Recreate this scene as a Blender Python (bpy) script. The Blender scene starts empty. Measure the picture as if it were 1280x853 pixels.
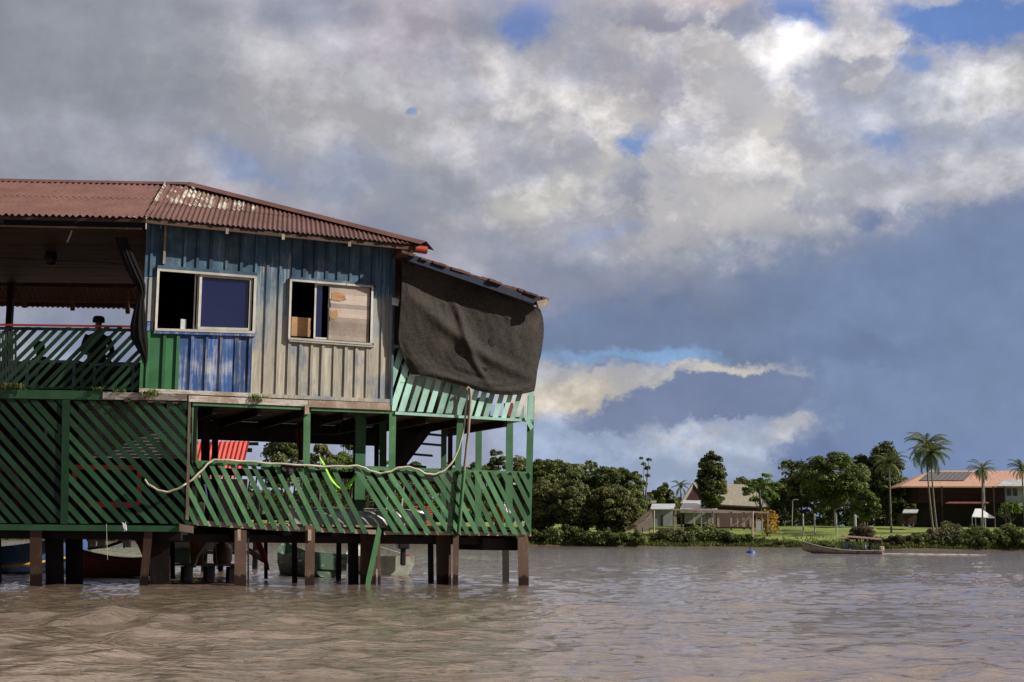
import bpy, math, random
import numpy as np
from mathutils import Vector, Matrix, noise as mnoise
R = math.radians
random.seed(7)
SC = bpy.context.scene
COL = SC.collection

# ------------------------------------------------------------------ camera, world, sun, exposure
CAM_H = 0.8
LENS = 50.6
F = 1280 * LENS / 36
PITCH = math.atan((676 - 426.5) / F)
ROLL = R(0.57)
cam_d = bpy.data.cameras.new('camera')
cam = bpy.data.objects.new('camera', cam_d)
COL.objects.link(cam)
cam_d.lens = LENS
cam_d.sensor_width = 36
cam_d.clip_start = 0.1
cam_d.clip_end = 6000
CM = Matrix.Rotation(R(90) + PITCH, 4, 'X') @ Matrix.Rotation(ROLL, 4, 'Z')
cam.matrix_world = Matrix.Translation((0, 0, CAM_H)) @ CM
SC.camera = cam
C3 = CM.to_3x3()
CP = Vector((0, 0, CAM_H))

SUN_EL, SUN_AZ = R(34), R(100)      # azimuth from +Y towards +X
SUN_DIR = Vector((math.sin(SUN_AZ) * math.cos(SUN_EL), math.cos(SUN_AZ) * math.cos(SUN_EL), math.sin(SUN_EL)))
sd = bpy.data.lights.new('sun', 'SUN')
sd.energy = 4.9
sd.angle = R(0.53)
sd.color = (1.0, 0.93, 0.82)
sun = bpy.data.objects.new('sun', sd)
COL.objects.link(sun)
sun.rotation_euler = (-SUN_DIR).to_track_quat('-Z', 'Y').to_euler()

SC.view_settings.view_transform = 'Standard'
SC.view_settings.look = 'None'
SC.view_settings.exposure = 0.12
SC.view_settings.gamma = 1.0
SC.view_settings.use_curve_mapping = False


def lin(r, g, b):
    f = lambda c: (c / 255 / 12.92) if c / 255 <= 0.04045 else ((c / 255 + 0.055) / 1.055) ** 2.4
    return (f(r), f(g), f(b))


class NT:
    """small helper to write node trees"""
    def __init__(self, tree):
        self.t = tree
        self.n = tree.nodes
        self.l = tree.links

    def node(self, typ, props=None, **ins):
        nd = self.n.new(typ)
        for k, v in (props or {}).items():
            setattr(nd, k, v)
        for k, v in ins.items():
            key = int(k[1:]) if k[0] == 'i' and k[1:].isdigit() else k.replace('_', ' ')
            self.put(nd.inputs[key], v)
        return nd

    def put(self, sock, v):
        if isinstance(v, bpy.types.NodeSocket):
            self.l.new(v, sock)
        elif hasattr(v, 'outputs'):
            self.l.new(v.outputs[0], sock)
        else:
            if isinstance(v, (tuple, list)) and len(v) == 3 and sock.type == 'RGBA':
                v = (*v, 1)
            sock.default_value = v

    def math(self, op, a, b=0.0, c=None, clamp=False):
        nd = self.n.new('ShaderNodeMath')
        nd.operation = op
        nd.use_clamp = clamp
        self.put(nd.inputs[0], a)
        self.put(nd.inputs[1], b)
        if c is not None:
            self.put(nd.inputs[2], c)
        return nd.outputs[0]

    def vmath(self, op, a, b=None, s=None):
        nd = self.n.new('ShaderNodeVectorMath')
        nd.operation = op
        self.put(nd.inputs[0], a)
        if b is not None:
            self.put(nd.inputs[1], b)
        if s is not None:
            self.put(nd.inputs['Scale'], s)
        return nd.outputs['Value'] if op in ('LENGTH', 'DOT_PRODUCT') else nd.outputs[0]

    def mix(self, f, a, b, blend='MIX'):
        nd = self.n.new('ShaderNodeMix')
        nd.data_type = 'RGBA'
        nd.blend_type = blend
        nd.clamp_factor = True
        self.put(nd.inputs[0], f)
        self.put(nd.inputs[6], a)
        self.put(nd.inputs[7], b)
        return nd.outputs[2]

    def ramp(self, v, a, b, lo=0.0, hi=1.0, smooth=True):
        nd = self.n.new('ShaderNodeMapRange')
        nd.interpolation_type = 'SMOOTHSTEP' if smooth else 'LINEAR'
        self.put(nd.inputs[0], v)
        nd.inputs[1].default_value = a
        nd.inputs[2].default_value = b
        nd.inputs[3].default_value = lo
        nd.inputs[4].default_value = hi
        return nd.outputs[0]

    def noise(self, vec, scale, detail=4, rough=0.55, dist=0.0, out=0):
        nd = self.n.new('ShaderNodeTexNoise')
        if vec is not None:
            self.put(nd.inputs['Vector'], vec)
        nd.inputs['Scale'].default_value = scale
        nd.inputs['Detail'].default_value = detail
        nd.inputs['Roughness'].default_value = rough
        nd.inputs['Distortion'].default_value = dist
        return nd.outputs[out]

    def scaled(self, vec, sc):
        nd = self.n.new('ShaderNodeMapping')
        self.put(nd.inputs['Vector'], vec)
        nd.inputs['Scale'].default_value = sc
        return nd.outputs[0]


def build_world():
    w = bpy.data.worlds.new('World')
    SC.world = w
    w.use_nodes = True
    t = NT(w.node_tree)
    t.n.clear()
    sky = t.node('ShaderNodeTexSky', {'sky_type': 'NISHITA', 'sun_disc': False, 'sun_elevation': SUN_EL,
                                      'sun_rotation': SUN_AZ, 'air_density': 1.2, 'dust_density': 1.0})
    g = t.node('ShaderNodeTexCoord').outputs['Generated']
    d = t.vmath('NORMALIZE', g)
    sep = t.node('ShaderNodeSeparateXYZ', None, i0=d)
    az = t.math('ARCTAN2', sep.outputs[0], sep.outputs[1])
    el = t.math('ARCSINE', sep.outputs[2])
    comb = t.node('ShaderNodeCombineXYZ', None, i0=t.math('MULTIPLY', az, 10), i1=t.math('MULTIPLY', el, 10)).outputs[0]
    p3 = t.scaled(d, (1, 1, 1.25))
    wa = t.vmath('SUBTRACT', t.noise(p3, 9, 3, 0.5, out=1), (0.5, 0.5, 0.5))
    wb = t.vmath('SUBTRACT', t.noise(p3, 34, 8, 0.66, out=1), (0.5, 0.5, 0.5))
    p = t.vmath('ADD', comb, t.vmath('SCALE', wa, s=0.75))
    p = t.vmath('ADD', p, t.vmath('SCALE', wb, s=0.50))
    pf = t.vmath('ADD', comb, t.vmath('SCALE', wb, s=0.34))
    ragn = t.math('SUBTRACT', t.noise(p3, 19, 9, 0.66), 0.5)
    ragw = t.math('SUBTRACT', t.noise(p3, 7, 5, 0.55), 0.5)    # less warped, for blobs with a place of their own
    # general cloud deck everywhere
    n0 = t.noise(p3, 4.0, 7, 0.6)
    base = t.mix(t.ramp(n0, 0.38, 0.64), lin(120, 128, 152), lin(158, 156, 164))

    col = base

    def blob(px, py, rx, ry, rot, c, s=1.0, e0=0.35, e1=1.15, fine=True):
        nonlocal col
        m = t.n.new('ShaderNodeMapping')
        m.vector_type = 'TEXTURE'
        t.put(m.inputs['Vector'], pf if fine else p)
        m.inputs['Location'].default_value = ((px - 640) / 180, (676 + (px - 640) * 0.0095 - py) / 180, 0)
        m.inputs['Rotation'].default_value = (0, 0, R(rot))
        m.inputs['Scale'].default_value = (rx / 180, ry / 180, 1)
        sc = m.outputs[0]
        sc2 = t.vmath('MULTIPLY', sc, (1, 1, 0))
        ln_ = t.math('ADD', t.vmath('LENGTH', sc2), t.math('MULTIPLY', ragn, (2.6 if rx < 60 else 1.9) if fine else 0.8))
        if fine and rx < 90:
            ln_ = t.math('ADD', ln_, t.math('MULTIPLY', ragw, 1.6 if rx < 60 else 1.0))
        f = t.ramp(ln_, e1, e0, 0.0, s)
        col = t.mix(f, col, lin(*c))
    # broad fields (x, y, rx, ry in sky degrees written as tenths)
    blob(60, 90, 330, 190, 0, (133, 137, 146), .95, .3, 1.2, False)
    blob(150, 190, 230, 45, 0, (150, 152, 164), .6, .2, 1.2, False)
    blob(420, 130, 190, 110, 0, (158, 157, 162), .8, .2, 1.2, False)
    blob(420, 235, 150, 40, -8, (138, 145, 165), .9, .2, 1.2, False)
    blob(300, 238, 70, 22, -20, (120, 137, 172), .8, .1, 1.2, False)
    blob(500, 40, 110, 60, 0, (163, 155, 164), .8, .2, 1.2, False)
    blob(545, 250, 100, 60, 0, (128, 135, 152), .7, .2, 1.2, False)
    blob(1000, 200, 420, 150, 8, (160, 160, 169), .95, .4, 1.15, False)
    # dark rain cloud to the right
    blob(1040, 410, 440, 112, 6, (103, 117, 147), 1, .72, 1.08, False)
    blob(1200, 330, 230, 60, 14, (104, 119, 152), .9, .55, 1.15, False)
    blob(1230, 480, 300, 180, 0, (110, 127, 160), 1, .6, 1.15, False)
    blob(1240, 610, 360, 90, 0, (108, 128, 166), 1, .5, 1.1, False)
    blob(760, 345, 190, 40, -6, (120, 127, 147), .8, .3, 1.2, False)
    blob(1060, 440, 150, 30, 0, (93, 108, 140), .7, .1, 1.2, False)
    # low bright opening: cream bank with blue-grey heads before it
    blob(800, 545, 225, 95, 0, (142, 157, 184), 1, .7, 1.08, False)
    blob(250, 560, 420, 90, 0, (150, 157, 180), 1, .6, 1.1, False)
    blob(790, 446, 125, 13, 0, (118, 150, 188), 1, .4, 1.15)
    blob(745, 475, 165, 24, 0, (164, 163, 166), 1, .5, 1.15)
    blob(712, 500, 88, 34, 0, (188, 179, 163), .95, .3, 1.15)
    blob(915, 467, 66, 13, -3, (192, 188, 182), 1, .3, 1.2)
    blob(990, 486, 20, 26, 0, (160, 163, 174), .6, .2, 1.2)
    blob(890, 500, 112, 34, 4, (107, 120, 152), 1, .8, 1.02)
    blob(960, 500, 40, 26, 0, (109, 123, 154), .9, .4, 1.1)
    blob(810, 520, 110, 26, 6, (110, 122, 153), 1, .6, 1.1)
    blob(755, 458, 20, 8, 0, (112, 122, 150), .9, .4, 1.15)
    blob(905, 560, 130, 28, 0, (158, 168, 186), .85, .4, 1.15)
    blob(985, 540, 34, 18, 10, (172, 174, 182), .95, .4, 1.15)
    blob(880, 545, 70, 12, 10, (170, 172, 180), .7, .2, 1.15)
    blob(1010, 585, 62, 42, 0, (104, 121, 160), 1, .6, 1.1)
    # greys and whites of the upper right
    blob(800, 80, 110, 75, -10, (135, 133, 147), 1, .55, 1.2)
    blob(650, 160, 110, 40, 8, (168, 166, 169), .8, .2, 1.2)
    blob(850, 215, 105, 50, 12, (139, 141, 156), .9, .4, 1.2)
    blob(740, 285, 150, 30, -4, (150, 150, 160), .7, .3, 1.2)
    blob(690, 250, 85, 26, 18, (188, 186, 181), .95, .2, 1.2)
    blob(760, 210, 50, 26, 25, (186, 183, 178), .8, .2, 1.2)
    blob(905, 12, 100, 18, 0, (178, 166, 166), .85, .2, 1.2)
    blob(608, 88, 52, 48, -10, (182, 177, 177), .9, .1, 1.3)
    blob(1000, 245, 105, 28, 16, (182, 182, 186), .95, .2, 1.2)
    blob(970, 190, 40, 55, -30, (178, 177, 182), .7, .2, 1.2)
    blob(1080, 180, 65, 30, 0, (172, 172, 180), .8, .2, 1.2)
    blob(1225, 145, 125, 36, 8, (188, 186, 186), 1, .4, 1.2)
    blob(1220, 200, 130, 26, 8, (146, 152, 172), .9, .3, 1.2)
    blob(1240, 235, 90, 20, 8, (170, 170, 178), .7, .2, 1.2)
    blob(1075, 35, 48, 48, 10, (180, 179, 187), 1, .5, 1.15)
    # cumulus heads over the upper sky: cream rims, grey hearts, paler gaps between
    pw = t.vmath('ADD', p3, t.vmath('SCALE', wb, s=0.030))
    nc = t.noise(pw, 6.5, 10, 0.57)
    nd = t.noise(t.vmath('ADD', pw, (3.1, 1.7, 0.4)), 15, 9, 0.58)
    def zone(px, py, rx, ry, rot, s, e0=0.4, e1=1.2):
        m = t.n.new('ShaderNodeMapping')
        m.vector_type = 'TEXTURE'
        t.put(m.inputs['Vector'], pf)
        m.inputs['Location'].default_value = ((px - 640) / 180, (676 + (px - 640) * 0.0095 - py) / 180, 0)
        m.inputs['Rotation'].default_value = (0, 0, R(rot))
        m.inputs['Scale'].default_value = (rx / 180, ry / 180, 1)
        return t.ramp(t.vmath('LENGTH', t.vmath('MULTIPLY', m.outputs[0], (1, 1, 0))), e1, e0, 0.0, s)
    zr = zone(930, 150, 420, 190, 6, 1.0)
    zl = zone(430, 130, 330, 160, 0, .20)
    zz_ = t.math('MAXIMUM', zr, zl)
    for nn_, a_, k_ in ((nc, 0.47, 0.55), (nd, 0.50, 0.26)):
        rim = t.math('MULTIPLY', t.ramp(nn_, a_, a_ + .05), t.ramp(nn_, a_ + .05, a_ + .22, 1.0, 0.15))
        gap = t.ramp(nn_, a_ - .02, a_ - .14)
        col = t.mix(t.math('MULTIPLY', t.math('MULTIPLY', gap, zz_), 0.35), col, lin(134, 143, 168))
        col = t.mix(t.math('MULTIPLY', t.math('MULTIPLY', rim, zz_), k_), col, lin(206, 201, 194))
    # blue holes
    blob(655, 34, 62, 42, 20, (104, 124, 172), 1, .5, 1.15)
    blob(1000, 28, 55, 30, -15, (98, 126, 180), 1, .5, 1.15)
    blob(1205, 64, 122, 36, -6, (94, 123, 178), 1, .55, 1.15)
    blob(1150, 102, 26, 14, 0, (112, 134, 178), .9, .3, 1.15)
    blob(1110, 198, 34, 18, 0, (116, 134, 172), .9, .2, 1.2)
    blob(790, 186, 26, 15, 20, (104, 134, 186), .9, .1, 1.2)
    blob(752, 300, 60, 9, 14, (134, 146, 175), .6, .2, 1.2)
    blob(508, 147, 8, 7, 0, (120, 138, 172), .9, .3, 1.2)
    blob(985, 78, 60, 38, 20, (214, 210, 209), 1, .1, 1.3)
    blob(945, 130, 60, 30, -20, (184, 182, 186), .7, .1, 1.3)
    blob(1180, 240, 110, 24, 10, (172, 172, 180), .7, .1, 1.3)
    blob(1195, 26, 70, 14, 4, (172, 176, 190), .9, .3, 1.2)
    blob(1285, 30, 34, 26, 0, (170, 172, 186), .8, .3, 1.2)
    # lit and shaded sides of the cloud billows: the difference of two shifted fields
    def relief(scale, off, det):
        a = t.noise(p3, scale, det, 0.62, 0.1)
        b = t.noise(t.vmath('ADD', p3, off), scale, det, 0.62, 0.1)
        return t.math('SUBTRACT', a, b)
    r1 = relief(8, (0.026, 0, 0.030), 7)
    r2 = relief(26, (0.008, 0, 0.010), 6)
    rr = t.math('ADD', t.math('MULTIPLY', r1, 1.6), t.math('MULTIPLY', r2, 0.9))
    lum = t.node('ShaderNodeRGBToBW', None, i0=col).outputs[0]
    amp = t.ramp(lum, 0.20, 0.48, 0.28, 1.7)
    mul = t.math('ADD', 1.0, t.math('MULTIPLY', rr, amp))
    soft = t.math('ADD', t.math('MULTIPLY', t.noise(p3, 5, 6, 0.55), 0.24), 0.90)
    mul = t.math('MAXIMUM', mul, 0.90)
    mul = t.math('MULTIPLY', mul, soft)
    mul = t.math('MULTIPLY', mul, t.math('ADD', 1.0, t.math('MULTIPLY', zr, 0.06)))
    # the part of the sky out of the picture: dimmed overhead and behind to cut fill light
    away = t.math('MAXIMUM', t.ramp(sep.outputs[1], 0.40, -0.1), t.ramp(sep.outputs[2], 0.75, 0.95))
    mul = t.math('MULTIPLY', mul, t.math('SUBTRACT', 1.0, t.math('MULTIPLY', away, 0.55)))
    # above the frame, in front: the same clouds, brightened to lift the water's reflections
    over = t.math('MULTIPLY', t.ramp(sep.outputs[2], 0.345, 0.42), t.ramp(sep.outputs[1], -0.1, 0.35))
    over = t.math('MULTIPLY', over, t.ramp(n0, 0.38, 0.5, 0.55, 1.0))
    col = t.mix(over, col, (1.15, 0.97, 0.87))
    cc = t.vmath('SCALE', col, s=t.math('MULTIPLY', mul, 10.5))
    # thin air: a little of the clear sky stays in it, more of it high up where the deck breaks
    hi = t.ramp(sep.outputs[2], 0.38, 0.75)
    brk = t.math('MULTIPLY', t.ramp(n0, 0.56, 0.44), hi)
    f = t.math('SUBTRACT', 0.96, t.math('MULTIPLY', brk, 0.4))
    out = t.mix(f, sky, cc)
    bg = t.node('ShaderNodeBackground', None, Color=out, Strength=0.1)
    o = t.node('ShaderNodeOutputWorld')
    t.l.new(bg.outputs[0], o.inputs[0])
    w.cycles.sampling_method = 'MANUAL'
    w.cycles.sample_map_resolution = 512


build_world()
SC.render.engine = 'CYCLES'
SC.cycles.max_bounces = 6
SC.cycles.diffuse_bounces = 2
SC.cycles.glossy_bounces = 3
SC.cycles.transparent_max_bounces = 6
SC.cycles.use_denoising = True

# ------------------------------------------------------------------ where a line of sight meets a real plane
def ray(px, py):
    return C3 @ Vector(((px - 640) / F, -(py - 426.5) / F, -1))


def P(px, py, Y):
    d = ray(px, py)
    return CP + d * (Y / d.y)


YA = 24.0
YAW = R(24)
HX = P(180, 490, YA).x
BD = Vector((math.cos(YAW), math.sin(YAW), 0))
BN = Vector((math.sin(YAW), -math.cos(YAW), 0))
BO = Vector((HX, YA, 0))


def A(px, py, off=0.0):
    return P(px, py, YA - off)


def B(px, py, off=0.0):
    d = ray(px, py)
    o = BO + BN * off
    return CP + d * ((o - CP).dot(BN) / d.dot(BN))


# ------------------------------------------------------------------ objects and meshes
def tag(o, label=None, cat=None, group=None, kind=None):
    for k, v in (('label', label), ('category', cat), ('group', group), ('kind', kind)):
        if v:
            o[k] = v
    return o


def empty(name, loc, rz=0.0, **kw):
    o = bpy.data.objects.new(name, None)
    COL.objects.link(o)
    o.empty_display_size = 0.2
    o.matrix_world = Matrix.Translation(Vector(loc)) @ Matrix.Rotation(rz, 4, 'Z')
    return tag(o, **kw)


class MB:
    def __init__(self):
        self.v, self.f, self.m, self.s = [], [], [], []
        self.tone = None

    def add(self, vs, fs, mi=0, smooth=False):
        b = len(self.v)
        self.v.extend(Vector(x) for x in vs)
        for f in fs:
            self.f.append([i + b for i in f])
            self.m.append(mi)
            self.s.append(smooth)

    def prism(self, front, back, mi=0):
        """closed solid between two matching outlines"""
        n = len(front)
        vs = list(front) + list(back)
        fs = [list(range(n)), list(range(2 * n - 1, n - 1, -1))]
        for i in range(n):
            j = (i + 1) % n
            fs.append([i, i + n, j + n, j])
        self.add(vs, fs, mi)

    def pp(self, fn, pts, o0, o1, mi=0):
        """outline on a real plane fn, from o0 to o1 along its normal"""
        self.prism([fn(x, y, o1) for x, y in pts], [fn(x, y, o0) for x, y in pts], mi)

    def box(self, c, s, rz=0.0, mi=0, rot=None):
        M = rot if rot is not None else Matrix.Rotation(rz, 3, 'Z')
        c = Vector(c)
        vs = [c + M @ Vector((x * s[0] / 2, y * s[1] / 2, z * s[2] / 2)) for x in (-1, 1) for y in (-1, 1) for z in (-1, 1)]
        self.add(vs, [[0, 1, 3, 2], [4, 6, 7, 5], [0, 4, 5, 1], [2, 3, 7, 6], [0, 2, 6, 4], [1, 5, 7, 3]], mi)

    def bar(self, a, b, w, d, up=(0, 0, 1), mi=0):
        """board from a to b, w wide across up, d deep"""
        a, b = Vector(a), Vector(b)
        ax = (b - a).normalized()
        up = Vector(up)
        s = ax.cross(up)
        if s.length < 1e-4:
            s = ax.cross(Vector((0, 1, 0)))
        s.normalize()
        u = s.cross(ax).normalized()
        q = lambda p: [p + s * w / 2 * i + u * d / 2 * j for i, j in ((-1, -1), (1, -1), (1, 1), (-1, 1))]
        self.prism(q(a), q(b), mi)

    def tube(self, pts, r, seg=8, mi=0, smooth=True, closed=True):
        pts = [Vector(p) for p in pts]
        rs = r if isinstance(r, (list, tuple)) else [r] * len(pts)
        vs, fs = [], []
        prev = None
        for i, p in enumerate(pts):
            tdir = (pts[min(i + 1, len(pts) - 1)] - pts[max(i - 1, 0)]).normalized()
            if prev is None:
                n = tdir.orthogonal().normalized()
            else:
                n = (prev - tdir * prev.dot(tdir))
                n = n.normalized() if n.length > 1e-6 else tdir.orthogonal().normalized()
            prev = n
            b = tdir.cross(n)
            for k in range(seg):
                a = 2 * math.pi * k / seg
                vs.append(p + (n * math.cos(a) + b * math.sin(a)) * rs[i])
        for i in range(len(pts) - 1):
            for k in range(seg):
                k2 = (k + 1) % seg
                fs.append([i * seg + k, i * seg + k2, (i + 1) * seg + k2, (i + 1) * seg + k])
        self.add(vs, fs, mi, smooth)
        if closed:
            self.add(vs[:seg], [list(range(seg))[::-1]], mi)
            self.add(vs[-seg:], [list(range(seg))], mi)

    def lathe(self, prof, c=(0, 0, 0), seg=20, mi=0, smooth=True):
        c = Vector(c)
        vs, fs = [], []
        for r, z in prof:
            for k in range(seg):
                a = 2 * math.pi * k / seg
                vs.append(c + Vector((r * math.cos(a), r * math.sin(a), z)))
        for i in range(len(prof) - 1):
            for k in range(seg):
                k2 = (k + 1) % seg
                fs.append([i * seg + k, i * seg + k2, (i + 1) * seg + k2, (i + 1) * seg + k])
        self.add(vs, fs, mi, smooth)

    def grid(self, fn, nu, nv, mi=0, smooth=True):
        vs = [fn(i / nu, j / nv) for j in range(nv + 1) for i in range(nu + 1)]
        fs = [[j * (nu + 1) + i, j * (nu + 1) + i + 1, (j + 1) * (nu + 1) + i + 1, (j + 1) * (nu + 1) + i]
              for j in range(nv) for i in range(nu)]
        self.add(vs, fs, mi, smooth)

    def build(self, name, mats, parent=None, **kw):
        if not isinstance(mats, (list, tuple)):
            mats = [mats]
        me = bpy.data.meshes.new(name)
        vs = self.v
        if parent is not None:
            inv = parent.matrix_world.inverted()
            vs = [inv @ v for v in vs]
        me.from_pydata([tuple(v) for v in vs], [], self.f)
        for m in mats:
            me.materials.append(m)
        me.polygons.foreach_set('material_index', self.m)
        me.polygons.foreach_set('use_smooth', self.s)
        me.update()
        o = bpy.data.objects.new(name, me)
        COL.objects.link(o)
        if parent is not None:
            o.parent = parent
            o.matrix_world = parent.matrix_world.copy()
        return tag(o, **kw)


def place(name, mb, mats, loc, rz=0.0, **kw):
    """a top-level one-mesh thing; its mesh is given in local metres around its base"""
    o = mb.build(name, mats, None, **kw)
    o.matrix_world = Matrix.Translation(Vector(loc)) @ Matrix.Rotation(rz, 4, 'Z')
    return o


def based(name, mb, mats, **kw):
    """a top-level one-mesh thing given in world points: its origin goes to the middle of its base"""
    n = len(mb.v)
    c = Vector((sum(v.x for v in mb.v) / n, sum(v.y for v in mb.v) / n, min(v.z for v in mb.v)))
    mb.v = [v - c for v in mb.v]
    return place(name, mb, mats, c, **kw)


def copy_tree(o, parent=None):
    c = o.copy()
    COL.objects.link(c)
    if parent is not None:
        c.parent = parent
    for ch in list(o.children):
        copy_tree(ch, c)
    return c


# ------------------------------------------------------------------ materials
def mat(name):
    m = bpy.data.materials.new(name)
    m.use_nodes = True
    t = NT(m.node_tree)
    bsdf = m.node_tree.nodes['Principled BSDF']
    return m, t, bsdf


def simple(name, c, rough=0.6, metal=0.0, var=0.25, scale=6.0, bump=0.0, stretch=(1, 1, 1), emit=None):
    m, t, b = mat(name)
    oc = t.node('ShaderNodeTexCoord').outputs['Object']
    v = t.scaled(oc, stretch)
    n = t.noise(v, scale, 5, 0.6)
    dark = tuple(x * (1 - var) for x in c)
    lite = tuple(min(1, x * (1 + var)) for x in c)
    t.put(b.inputs['Base Color'], t.mix(t.ramp(n, 0.3, 0.7), dark, lite))
    b.inputs['Roughness'].default_value = rough
    b.inputs['Metallic'].default_value = metal
    if bump:
        bp = t.node('ShaderNodeBump', None, Strength=bump, Distance=0.01, Height=t.noise(v, scale * 4, 4, 0.6))
        t.put(b.inputs['Normal'], bp)
    return m


def painted(name, c, under, chips=0.35, grain=(16, 16, 1.2), rough=0.62, c2=None, dirt=0.25, edge=0.06):
    """old paint on sawn timber: worn through along the grain, with grime"""
    m, t, b = mat(name)
    oc = t.node('ShaderNodeTexCoord').outputs['Object']
    v = t.scaled(oc, grain)
    n1 = t.noise(v, 1.6, 7, 0.68)
    n2 = t.noise(oc, 2.3, 4, 0.6)
    n3 = t.noise(t.scaled(oc, (30, 30, 3)), 2.0, 5, 0.7)
    s = t.math('ADD', t.math('MULTIPLY', n1, 0.6), t.math('MULTIPLY', n2, 0.4))
    lo = 0.70 - chips * 0.4
    chip = t.ramp(s, lo, lo + edge)
    base = t.mix(t.ramp(n2, 0.3, 0.7), tuple(x * 0.82 for x in c), c2 or tuple(min(1, x * 1.18) for x in c))
    base = t.mix(t.ramp(n3, 0.45, 0.75, 0, 0.35), base, tuple(x * 0.55 for x in c))
    colr = t.mix(chip, base, t.mix(n3, tuple(x * 0.7 for x in under), under))
    colr = t.mix(t.ramp(t.noise(oc, 1.1, 6, 0.7), 0.52, 0.75, 0, dirt), colr, (0.045, 0.040, 0.032))
    isl = t.node('ShaderNodeNewGeometry').outputs['Random Per Island']
    colr = t.vmath('SCALE', colr, s=t.ramp(isl, 0, 1, 0.62, 1.40, False))
    t.put(b.inputs['Base Color'], colr)
    b.inputs['Roughness'].default_value = rough
    b.inputs['Specular IOR Level'].default_value = 0.3
    h = t.math('ADD', t.math('MULTIPLY', chip, -0.5), t.math('MULTIPLY', n3, 0.6))
    t.put(b.inputs['Normal'], t.node('ShaderNodeBump', None, Strength=0.45, Distance=0.006, Height=h))
    return m


WOOD = (0.20, 0.145, 0.10)
WHITEWOOD = (0.52, 0.50, 0.45)
M = {}
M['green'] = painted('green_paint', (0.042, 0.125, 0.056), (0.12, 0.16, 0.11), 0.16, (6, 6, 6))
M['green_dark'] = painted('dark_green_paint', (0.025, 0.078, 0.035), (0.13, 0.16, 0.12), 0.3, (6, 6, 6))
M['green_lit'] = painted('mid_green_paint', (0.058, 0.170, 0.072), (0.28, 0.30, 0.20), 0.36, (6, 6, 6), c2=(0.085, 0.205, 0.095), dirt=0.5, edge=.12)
M['mint'] = painted('mint_green_paint', (0.32, 0.54, 0.45), (0.38, 0.26, 0.18), 0.22, (10, 10, 5), dirt=0.35)
M['green_panel'] = painted('green_wall_paint', (0.030, 0.125, 0.048), (0.05, 0.13, 0.35), 0.22)
M['blue_panel'] = painted('worn_blue_wall_paint', (0.035, 0.095, 0.27), (0.42, 0.42, 0.45), 0.62, edge=0.18)
M['old_wood'] = painted('bare_weathered_timber', (0.30, 0.225, 0.165), (0.46, 0.39, 0.32), 0.45, (9, 9, 3), c2=(0.38, 0.29, 0.22), dirt=0.5)
M['sill_wood'] = painted('flaking_white_on_timber', (0.38, 0.30, 0.235), (0.62, 0.58, 0.54), 0.6, (4, 4, 20), dirt=0.9)
M['stilt_wood'] = painted('brown_stilt_timber', (0.085, 0.050, 0.034), (0.16, 0.10, 0.07), 0.35, (14, 14, 1.5), dirt=0.6)
def wet_foot(m):
    t = NT(m.node_tree)
    b = m.node_tree.nodes['Principled BSDF']
    src = b.inputs['Base Color'].links[0].from_socket
    oc = t.node('ShaderNodeTexCoord').outputs['Object']
    sep = t.node('ShaderNodeSeparateXYZ', None, i0=oc)
    z = t.math('ADD', sep.outputs[2], t.math('MULTIPLY', t.noise(t.scaled(oc, (20, 20, 2)), 1, 4, .6), .22))
    t.put(b.inputs['Base Color'], t.mix(t.ramp(z, .30, .26), src, t.vmath('SCALE', src, s=0.25)))
    t.put(b.inputs['Roughness'], t.ramp(z, .30, .26, .7, .3))


wet_foot(M['stilt_wood'])
M['dark_wood'] = painted('dark_timber', (0.012, 0.009, 0.008), (0.05, 0.035, 0.028), 0.3, (10, 10, 2))  # near-black timber colour for parts under the deck and indoors
M['ceil_wood'] = painted('brown_ceiling_boards', (0.060, 0.034, 0.025), (0.10, 0.06, 0.045), 0.3, (1, 8, 8), dirt=0.6)
M['navy'] = painted('navy_beam_paint', (0.012, 0.020, 0.045), (0.12, 0.12, 0.14), 0.2)
M['red_rail'] = painted('red_rail_paint', (0.42, 0.055, 0.035), (0.25, 0.1, 0.08), 0.2)
M['frame'] = painted('cream_window_frame_paint', (0.48, 0.46, 0.42), (0.30, 0.25, 0.2), 0.25)
M['plywood'] = painted('weathered_plywood', (0.42, 0.34, 0.29), (0.52, 0.45, 0.40), 0.45, (3, 3, 26), dirt=0.35)
M['plywood_orange'] = painted('orange_stained_board', (0.42, 0.24, 0.12), (0.40, 0.11, 0.06), 0.4, (3, 3, 18))
M['black'] = simple('black_void', (0.006, 0.006, 0.007), 0.9)
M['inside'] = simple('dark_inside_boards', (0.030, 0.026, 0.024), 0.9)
M['white_stuff'] = simple('white_plastic', (0.62, 0.63, 0.64), 0.4)
M['cable'] = simple('black_cable', (0.012, 0.012, 0.014), 0.5)
M['grey_metal'] = simple('grey_metal', (0.30, 0.31, 0.33), 0.4, 0.6, 0.3, 4)
M['grey_board'] = simple('grey_wall_sheet', (0.36, 0.35, 0.35), 0.7, 0, 0.3, 3)
M['red'] = painted('red_painted_metal', (0.18, 0.018, 0.022), (0.18, 0.06, 0.04), 0.2)
M['moss'] = simple('moss', (0.055, 0.065, 0.018), 0.9, 0, 0.5, 12)


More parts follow.
